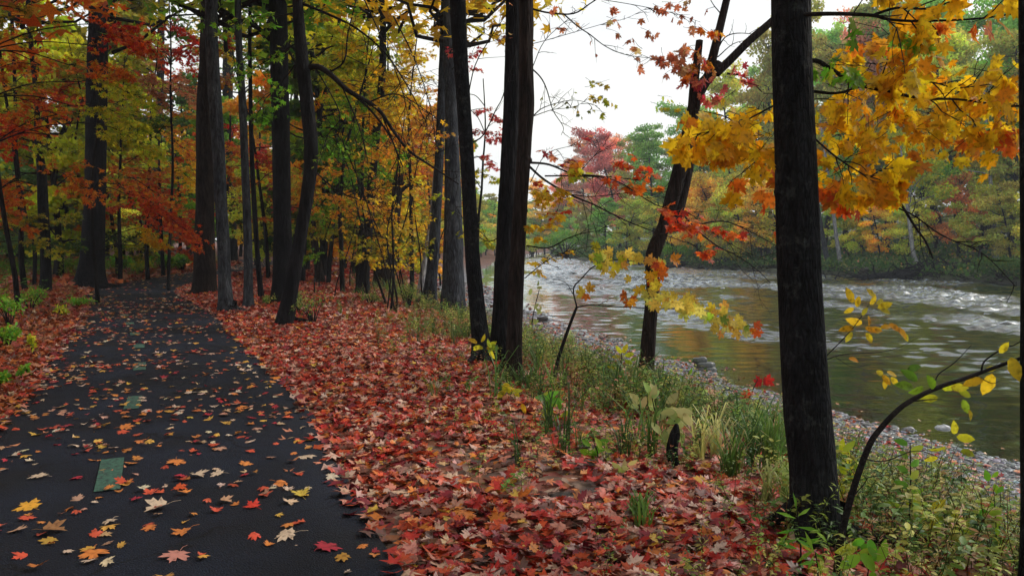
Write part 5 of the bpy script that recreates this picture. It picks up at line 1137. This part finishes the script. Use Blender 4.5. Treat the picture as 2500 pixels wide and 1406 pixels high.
tag(mb.build('undergrowth', M['weed'], smooth=False), 'tangle of green and yellowing weeds and grass along the near bank', 'undergrowth', kind='stuff')

# ---- single plants one can point to
def sapling(name, label, cat, stem, w0, w1, mat='twig', d=None, base=None, grp=None, off=0):
    g_, d0 = ground_hit(*(base or stem[0])); d = (d or d0) + off; root = empty(name, tuple(g_), label, cat, grp)
    pl = pxline(stem, d); pl[0] = g_ - [0, 0, .03]; mbx = MB(); C_ = catmull(pl, 6); V, T, Q = tube(C_, np.linspace(w0, w1, len(C_)) / F * d / 2, 8, rough=.25, seed=int(stem[0][0])); mbx.add(V, T=T, Q=Q)
    return root, mbx, d
def twig_px(mbx, line, d, w0=.004, w1=.0015): 
    C_ = catmull(pxline(line, d), 5); V, T, Q = tube(C_, np.linspace(w0, w1, len(C_)), 5); mbx.add(V, T=T, Q=Q); return C_
def leafpx(lv, items, d, pal, tdz=0.0, face=.8):
    """items: (px, py, length px, angle deg in the picture plane)"""
    for (px, py, L_, an) in items:
        a = math.radians(an); s = L_ / F * d; td = norm(np.array([[math.cos(a), RNG.normal(0, .25), math.sin(a)]])); nr_ = norm(np.array([[RNG.normal(0, .4), -face, RNG.normal(.3, .3)]])); nr_ = norm(nr_ - td * (nr_ * td).sum())
        lv.put(P(px, py, d + RNG.normal(0, .04))[None], td, nr_, np.array([s]), pick(pal, 1))
# curved sapling
root, mbx, d = sapling('sapling', 'dark curved sapling arching right from beside the large near trunk', 'sapling', [(2038, 1425), (2052, 1320), (2078, 1210), (2118, 1095), (2150, 1045), (2205, 990), (2280, 950), (2360, 922), (2430, 896), (2560, 850)], 19, 8)
twig_px(mbx, [(2280, 950), (2290, 915), (2330, 885), (2372, 842)], d); twig_px(mbx, [(2395, 908), (2405, 880), (2450, 850), (2480, 840), (2520, 810)], d, .005, .002); twig_px(mbx, [(2110, 1120), (2160, 1125), (2240, 1100), (2320, 1128)], d); twig_px(mbx, [(2225, 980), (2270, 975), (2300, 975)], d); twig_px(mbx, [(2075, 1220), (2110, 1180), (2120, 1165), (2160, 1160), (2220, 1150)], d, .003, .001); twig_px(mbx, [(2380, 915), (2420, 935), (2440, 930)], d, .003, .001)
lv = Lv()
leafpx(lv, [(2422, 912, 66, -95), (2468, 872, 60, -80), (2400, 925, 50, 200), (2440, 862, 34, 60), (2405, 905, 30, 20)], d, 'yellow')
leafpx(lv, [(2230, 945, 50, 170), (2240, 930, 46, 140), (2255, 945, 44, 200), (2280, 950, 44, 120), (2215, 905, 40, 20)], d, 'green')
leafpx(lv, [(2300, 950, 44, 20), (2320, 945, 42, 0), (2340, 955, 38, -20), (2290, 970, 40, 190), (2350, 975, 38, -70), (2335, 1065, 46, -10), (2330, 1060, 36, 100), (2310, 1090, 44, 200), (2345, 1100, 40, -15), (2290, 1115, 34, 200), (2365, 1000, 32, -70)], d + .1, 'yellowgreen')
mbx.build('stem', M['twig'], root); mc = MB(); lv.flush(mc, LO); mc.build('foliage', M['leaf'], root, smooth=False)
# yellow sprigs behind the near trunk
root, mbx, d = sapling('sapling', 'thin sapling behind the large near trunk holding out bright yellow leaf sprigs', 'sapling', [(1990, 1230), (1985, 1050), (2000, 900), (2018, 868)], 7, 5, off=.25)
twig_px(mbx, [(2018, 868), (2070, 815), (2105, 770), (2120, 745)], d); twig_px(mbx, [(2010, 880), (2060, 865), (2140, 860), (2190, 850), (2240, 825)], d); twig_px(mbx, [(2040, 872), (2080, 895), (2120, 890)], d, .002, .001)
lv = Lv()
leafpx(lv, [(2082, 740, 42, 110), (2092, 750, 30, 75), (2085, 752, 26, 210), (2105, 770, 24, 60), (2125, 745, 30, 70), (2135, 725, 34, 140), (2140, 740, 34, 10), (2142, 752, 38, 20), (2150, 755, 28, -20), (2120, 770, 30, -100), (2105, 790, 44, 165), (2085, 800, 38, 190), (2080, 810, 30, 240), (2112, 800, 28, -20), (2120, 805, 34, 0), (2115, 812, 30, -60), (2135, 800, 34, -30), (2150, 800, 30, 10), (2170, 790, 34, -35), (2190, 800, 40, -45), (2205, 812, 26, -60), (2072, 874, 28, -15)], d, 'yellow')
leafpx(lv, [(2140, 905, 28, -30), (2155, 915, 30, -60), (2165, 908, 34, -20), (2175, 920, 30, -50), (2160, 925, 26, -90)], d, 'yellow')
mbx.build('stem', M['twig'], root); mc = MB(); lv.flush(mc, LO); mc.build('foliage', M['leaf'], root, smooth=False)
# forked sapling with yellow maple sprays
root, mbx, d = sapling('sapling', 'thin forked maple sapling in front of the water with yellow leaf sprays on both arms', 'sapling', [(1352, 932), (1362, 880), (1385, 810), (1402, 765), (1408, 750)], 10, 6)
twig_px(mbx, [(1408, 750), (1400, 705), (1420, 680), (1450, 650), (1500, 635), (1560, 640), (1620, 655)], d, .011, .003); c2 = twig_px(mbx, [(1408, 750), (1440, 745), (1500, 748), (1580, 752), (1650, 755), (1720, 762), (1790, 785), (1850, 800)], d, .009, .002)
twig_px(mbx, [(1440, 656), (1470, 640), (1500, 622)], d, .006, .002); twig_px(mbx, [(1400, 720), (1380, 690), (1340, 680), (1300, 690)], d, .005, .002); twig_px(mbx, [(1460, 745), (1500, 725), (1540, 715)], d, .004, .002)
lv = Lv()
def cl(n, x0, x1, y0, y1, pal, s=(26, 40)):
    for k in range(n):
        u = RNG.random(); leafpx(lv, [(x0 + (x1 - x0) * u, y0 + (y1 - y0) * u + RNG.normal(0, 9), RNG.uniform(*s), RNG.uniform(150, 390))], d + RNG.normal(0, .15), pal, face=.9)
cl(9, 1425, 1520, 625, 640, 'yellowgreen', (18, 28)); cl(18, 1470, 1640, 620, 640, 'lemon', (18, 30)); cl(5, 1480, 1560, 655, 665, 'lemon', (18, 26)); cl(6, 1590, 1660, 640, 650, 'orange', (24, 34)); cl(6, 1590, 1610, 660, 700, 'yellow', (22, 32))
cl(14, 1575, 1700, 730, 745, 'lemon', (22, 34)); cl(22, 1640, 1820, 730, 785, 'lemon', (22, 34)); cl(8, 1680, 1840, 750, 800, 'yellowgreen', (20, 32)); cl(6, 1750, 1850, 800, 800, 'lemon', (20, 30)); cl(3, 1810, 1850, 790, 800, 'orange', (18, 26)); cl(3, 1425, 1450, 720, 730, 'orange', (20, 28)); cl(4, 1515, 1540, 715, 725, 'orange', (20, 28)); cl(3, 1560, 1575, 700, 720, 'yellow', (18, 26)); cl(2, 1590, 1600, 690, 700, 'orange', (24, 30))
mbx.build('stem', M['twig'], root); mc = MB(); lv.flush(mc, LM); mc.build('foliage', M['leaf'], root, smooth=False)
# small saplings and broad leaved plants
def plant(label, base, tip, w0, leaves, pal, name='leafy_plant', tm=LO, cat='plant', grp='single plants on the bank', mat='weed', mid=None, off=0, twigs=()):
    st = [base] + ([mid] if mid else [((base[0] + tip[0]) / 2 + 4, (base[1] + tip[1]) / 2)]) + [tip]
    root, mbx, d = sapling(name, label, cat, st, w0, w0 * .4, grp=grp, off=off)
    for l in twigs: twig_px(mbx, l, d, .0025, .001)
    lv = Lv(); leafpx(lv, leaves, d, pal); mbx.build('stem', M['twig'], root); mc = MB(); lv.flush(mc, tm); mc.build('foliage', M[mat], root, smooth=False)
def ring(px, py, n, L0, L1, a0=0, a1=360, jx=8, jy=8): return [(px + RNG.normal(0, jx), py + RNG.normal(0, jy), RNG.uniform(L0, L1), RNG.uniform(a0, a1)) for _ in range(n)]
PAL['palegreen'] = [((.42, .50, .16), 4), ((.55, .55, .22), 3), ((.30, .42, .10), 2)]
plant('plant with broad pale green leaves in front of the crooked river tree', (1605, 1090), (1590, 960), 5, ring(1585, 970, 5, 30, 44, 0, 360) + ring(1610, 1010, 6, 34, 46, 0, 360, 16, 12) + ring(1640, 1040, 5, 36, 50) + ring(1560, 985, 4, 26, 38), 'palegreen')
plant('plant with large yellow green leaves right of the broad pale leaved one', (1650, 1130), (1645, 1010), 5, ring(1650, 1010, 5, 34, 48) + ring(1625, 1060, 5, 34, 46) + ring(1670, 1020, 3, 36, 50), 'palegreen')
plant('thin plant topped with yellow green leaves left of the crooked river tree', (1500, 960), (1518, 855), 4, [(1518, 862, 24, 130), (1520, 862, 26, 60), (1525, 868, 26, 10), (1515, 870, 24, 180), (1525, 880, 22, -20), (1500, 900, 20, 160), (1540, 880, 22, 20)], 'yellowgreen', mat='leaf')
plant('red leaved maple seedling on the gravel left of the large near trunk', (1800, 1020), (1850, 925), 4, [(1868, 932, 26, 20), (1860, 935, 26, 160), (1866, 940, 24, 80), (1826, 965, 28, 250), (1830, 985, 30, 200), (1820, 972, 24, 120), (1838, 985, 22, -20), (1826, 965, 20, 90)], 'red', 'seedling', LM, 'plant', mat='leaf', mid=(1822, 985))
plant('bare dark twiggy plant left of the gravel', (1655, 1000), (1685, 920), 3, [(1680, 915, 20, 60)], 'green', twigs=([(1660, 980), (1650, 950), (1645, 930)], [(1668, 960), (1700, 935)]))
plant('sprig of yellow green leaves across the base of the smooth bending trunk', (1210, 900), (1170, 835), 4, [(1165, 838, 26, 150), (1172, 845, 24, 210), (1180, 850, 26, 170), (1188, 852, 24, 30), (1195, 850, 24, 0), (1175, 835, 22, 60)] + ring(1200, 850, 4, 20, 30), 'yellowgreen', off=-.4, mat='leaf')
plant('small weed with yellow green leaves right of the close pair', (1260, 985), (1245, 945), 3, ring(1240, 950, 7, 22, 32), 'yellowgreen', mat='leaf')
plant('green leafy weed in red litter below the curved grass', (1340, 1030), (1345, 975), 4, ring(1345, 980, 9, 26, 40) + ring(1355, 1005, 5, 24, 34), 'green')
plant('green weed poking through red litter in the lower middle', (1460, 1130), (1450, 1080), 4, ring(1450, 1095, 8, 24, 36, 0, 360, 14, 10), 'green')
plant('pale green leafed seedling beside the green weed in the litter', (1525, 1170), (1525, 1130), 3, ring(1525, 1140, 5, 22, 32), 'palegreen')
plant('tall leafy willow-like weed at the foot of the large near trunk', (1955, 1400), (1945, 1240), 6, [(1945, 1245, 44, 100), (1945, 1260, 50, 20), (1944, 1265, 50, 160), (1946, 1285, 56, 0), (1946, 1290, 54, 190), (1950, 1310, 64, -20), (1950, 1315, 60, 200), (1950, 1335, 60, 30), (1950, 1340, 56, 160), (1985, 1290, 56, -40), (1925, 1300, 48, 220)], 'green', tm=LN)
plant('short leafy willow-like weed below the large near trunk', (1995, 1440), (1990, 1345), 6, ring(1990, 1355, 9, 40, 62, 0, 360, 8, 10), 'green', tm=LN)
plant('broad green leaves in the lower right corner below the curved sapling', (2110, 1440), (2120, 1350), 5, ring(2100, 1350, 4, 50, 66) + ring(2140, 1370, 4, 46, 64) + ring(2110, 1320, 3, 30, 44), 'green')
plant('upright dark weed stem with leaves right of the curved sapling', (2215, 1330), (2222, 1080), 5, [(2220 + (k % 2 * 2 - 1) * 3, 1085 + k * 17, 34, 20 + 10 * (k % 3) if k % 2 else 160 - 10 * (k % 3)) for k in range(12)], 'green')
plant('second upright weed stem with small leaves near right frame edge', (2430, 1390), (2425, 1190), 4, ring(2425, 1210, 6, 22, 34, jx=14, jy=24) + ring(2430, 1270, 6, 22, 34, jx=14, jy=24), 'green')
plant('cluster of green leaves just right of the large near trunk', (2075, 1240), (2070, 1100), 4, ring(2060, 1110, 5, 28, 40, jx=10) + ring(2070, 1160, 7, 30, 44, jx=14, jy=18) + ring(2065, 1215, 5, 26, 40, jx=10), 'yellowgreen')
plant('low yellow green leaves spreading right of the curved sapling foot', (2290, 1330), (2270, 1240), 4, ring(2240, 1240, 6, 36, 54, jx=24, jy=14) + ring(2300, 1270, 6, 36, 52, jx=24, jy=14) + ring(2340, 1300, 4, 30, 46, jx=24, jy=14), 'yellowgreen')
plant('slender weed with spaced leaves beside the twin trunks over the water', (1298, 850), (1318, 700), 4, ring(1312, 710, 5, 12, 20, jx=12, jy=12) + ring(1320, 760, 5, 14, 24, jx=12, jy=14) + ring(1300, 800, 4, 12, 20), 'palegreen', mid=(1300, 780))
plant('yellow leaf on a short stalk in red litter right of the close pair', (1275, 1020), (1272, 985), 3, [(1274, 985, 26, -70)], 'yellow', mat='leaf')
def grass_tuft(px, py, H, n, label, seed, pal='grassy'):
    p, d = ground_hit(px, py); mbx = MB()
    for k in range(3): replicate(mbx, grass_t(seed + k, H, n), (p + rnd3() * [.06, .06, 0])[None], np.array([1.0]), pick(pal, 1) * 1.1)
    mbx.V = [v_ - p.astype(np.float32) for v_ in mbx.V]; o_ = mbx.build('grass_tuft', M['weed'], None, smooth=False); o_.location = tuple(p); tag(o_, label, 'grass tuft', 'grass tufts on the bank')
grass_tuft(1870, 1150, .5, 30, 'tall dark green grass tuft touching the left side of the large near trunk', 1)
grass_tuft(1800, 1165, .36, 26, 'grass tuft left of the tall dark green one', 2)
grass_tuft(1895, 1230, .26, 26, 'yellowing grass tuft at the left foot of the large near trunk', 3, 'palegreen')
grass_tuft(1560, 1280, .16, 18, 'very small green grass tuft alone in the litter', 4)
grass_tuft(1390, 840, .4, 26, 'feathery pale grass tuft beside the forked sapling stem', 5, 'palegreen')
grass_tuft(1740, 1120, .4, 22, 'grass tuft with dry stalks on the slope above the gravel', 6, 'palegreen')
grass_tuft(1285, 950, .3, 22, 'green grass tuft at the foot of the brown trunk', 7)
# dark stub, logs, sticks
def log(label, line, w0, w1, mat='bark_dark', d=None, name='log', cat='log', lift_=.0):
    pp = []
    for (px, py) in line: g_, dd = ground_hit(px, py); pp.append(g_ + [0, 0, lift_ + w0 / F * dd * .3])
    C_ = catmull(np.array(pp), 6); dd = np.linalg.norm(pp[0] - CAM); V, T, Q = tube(C_, np.linspace(w0, w1, len(C_)) / F * dd / 2, 10, rough=.35, seed=int(line[0][0]), furrow=.004); mbx = MB(); mbx.add(V, T=T, Q=Q)
    tag(mbx.build(name, M[mat]), label, cat)
log('dark mossy stick half buried in red litter left of the smooth bending trunk', [(992, 952), (1012, 950), (1036, 956)], 12, 6)
log('long weathered log lying in the dark wood at far left', [(20, 640), (70, 636), (130, 637), (190, 640)], 9, 6, 'wood_grey', lift_=.35)
log('short pale fallen log in the dark wood left of the huge trunk', [(60, 662), (90, 660), (125, 663)], 12, 9, 'wood_grey')
log('fallen grey trunk behind the huge flared trunk in the wood', [(250, 642), (290, 640), (330, 645)], 9, 6, 'wood_grey', lift_=.3)
log('thin fallen stick lying below the forked sapling', [(1310, 830), (1350, 850), (1390, 880)], 5, 3, 'twig', name='stick', cat='stick', lift_=.1)
p, d = ground_hit(1645, 1140); V, T, Q = tube(np.array([p - [0, 0, .05], P(1640, 1100, d), P(1648, 1060, d), P(1652, 1035, d)]), [.05, .045, .04, .015], 10, rough=.5, seed=9, sub=4, furrow=.006); mbx = MB(); mbx.add(V, T=T, Q=Q); tag(mbx.build('stub', M['bark_dark']), 'short black broken stub standing in weeds below the pale leaved plants', 'tree stump')

# ---- single fallen leaves in the foreground of the path
FL = [(385, 1268, 90, 20, 'tan', 'pale tan maple leaf'), (70, 1262, 80, 40, 'gold', 'golden orange leaf'), (335, 1247, 40, 0, 'darkred', 'small crimson leaf'), (617, 1260, 52, 30, 'red', 'bright red maple leaf'), (695, 1333, 90, 20, 'tan', 'large cream maple leaf'), (268, 1303, 50, 0, 'tan', 'beige maple leaf'), (230, 1385, 90, 10, 'orange', 'long orange red leaf pair'), (130, 1325, 90, 0, 'brown', 'large brown leaf'), (445, 1330, 70, 10, 'orange', 'rusty orange maple leaf'), (430, 1390, 90, 15, 'pink', 'dusky pink maple leaf'), (800, 1360, 90, 0, 'darkred', 'dark purple red maple leaf'), (735, 1228, 60, 30, 'yellow', 'olive yellow folded leaf'), (432, 1152, 60, 10, 'orange', 'golden brown maple leaf'), (440, 1215, 50, 40, 'redorange', 'curled red orange leaf'), (530, 1180, 50, 30, 'tan', 'small cream maple leaf'), (95, 1185, 60, 0, 'tan', 'faded cream leaf'), (485, 1185, 60, 0, 'tan', 'washed out pink tan leaf'), (310, 1062, 55, 30, 'orange', 'upturned orange leaf'), (745, 1130, 70, 0, 'tan', 'cream maple leaf near right edge'), (690, 1200, 70, 10, 'orange', 'salmon orange maple leaf'), (185, 1190, 42, 0, 'darkred', 'deep magenta leaf')]
FC = dict(tan=(.70, .56, .42), gold=(.80, .42, .05), darkred=(.45, .03, .06), red=(.68, .05, .03), orange=(.70, .24, .06), brown=(.35, .18, .08), pink=(.55, .24, .20), yellow=(.66, .50, .08), redorange=(.70, .11, .03))
WHERE = ['beside the nearest green dash on its right', 'at the left frame edge below the dash', 'just right below the nearest dash', 'in the middle of the near asphalt', 'near the bottom, middle right', 'below the nearest green dash', 'at the bottom, left part', 'at the lower left', 'at the bottom, left of centre', 'at the very bottom, left of centre', 'at the bottom near the right asphalt edge', 'right of centre on near asphalt', 'just right of the nearest green dash', 'a step right of the nearest dash', 'right of the curled red leaf', 'left of the nearest green dash', 'close beside the cream maple leaf', 'just below the second dash', 'above the olive yellow one', 'beside the right asphalt edge', 'touching the left of the nearest dash']
for k, ((px, py, w_, tl, cn, nm), wh) in enumerate(zip(FL, WHERE)):
    g_, d = ground_hit(px, py); z = float(pathz(pathdist(np.array(g_[0]), np.array(g_[1])))) + .014; a = RNG.uniform(0, 6.28); s = w_ / F * d / 1.55
    mbx = MB(); td = np.array([[math.cos(a), math.sin(a), 0]]); nr_ = norm(np.array([[RNG.normal(0, .12), -.12 * tl / 20, 1]])); td = norm(td - nr_ * (td * nr_).sum())
    add_leaves(mbx, -td * s * .4, td, nr_, np.array([s]), np.array([FC[cn]]), LM)
    V, T, Q = tube(np.array([-td[0] * s * .4, -td[0] * s * .65 + [0, 0, .004], -td[0] * s * .9 + [.01, 0, 0]]), [.0016, .0013, .001], 4); mbx.add(V, T=T, Q=Q, C=FC[cn])
    o_ = mbx.build('maple_leaf', M['litter'], None, smooth=False); o_.location = (g_[0], g_[1], z); tag(o_, f'{nm} on the asphalt, {wh}', 'leaf', 'single leaves on the near path')

# ---- unseen trees added beside and behind the camera to shade path and foreground
for k, (x_, y_, H) in enumerate(((-9.5, 8, 15), (-7.5, 1.5, 14), (-4.5, -5, 15), (3.2, -3.5, 14), (-13, 14, 15), (0.6, -9, 15), (5.0, -9, 14), (-9, -10, 16), (-13, -3, 15))):
    p = at_ground(x_, y_); root = root_at(p, 'maple_tree', ['tall maple outside the left frame edge beside the path', 'tall maple just left of the viewpoint', 'tall maple behind the viewpoint across the path', 'tall maple on the bank behind the viewpoint', 'tall maple outside the left frame edge further along', 'tall maple directly behind the viewpoint', 'tall maple behind the viewpoint near the river', 'tall maple far behind the viewpoint left of the path', 'tall maple left of the viewpoint in the second row'][k], 'tree')
    tb = MB(); tp = wander(p - [0, 0, .3], [0, 0, 1], H * .9, 9, .03); V, T, Q = tube(tp, np.linspace(.24, .07, 10), 14, furrow=.012, rough=.15, seed=k, sub=3); tb.add(V, T=T, Q=Q); mbb = MB(); lv = Lv()
    high_crown(mbb, lv, tp[-1], H * .42, H, 5.2, 'yellowgreen' if k % 2 else 'orange', 2200, .5); finish(root, tb, M['bark_dark'], mbb, lv, LL)

# ---- damp air over the river
hb = MB(); x0, x1, y0, y1, z0, z1 = -130, 260, -40, 420, -4, 50
m, t, o = newmat('haze')
pv = node(t, 'ShaderNodeVolumePrincipled', {'Color': (.86, .93, 1.0, 1), 'Density': HAZE, 'Anisotropy': .1}); t.links.new(pv.outputs[0], o.inputs['Volume'])
hb.add([(x, y, z) for z in (z0, z1) for y in (y0, y1) for x in (x0, x1)], Q=[(0, 2, 3, 1), (4, 5, 7, 6), (0, 1, 5, 4), (2, 6, 7, 3), (0, 4, 6, 2), (1, 3, 7, 5)])
tag(hb.build('haze', m, smooth=False), kind='stuff')
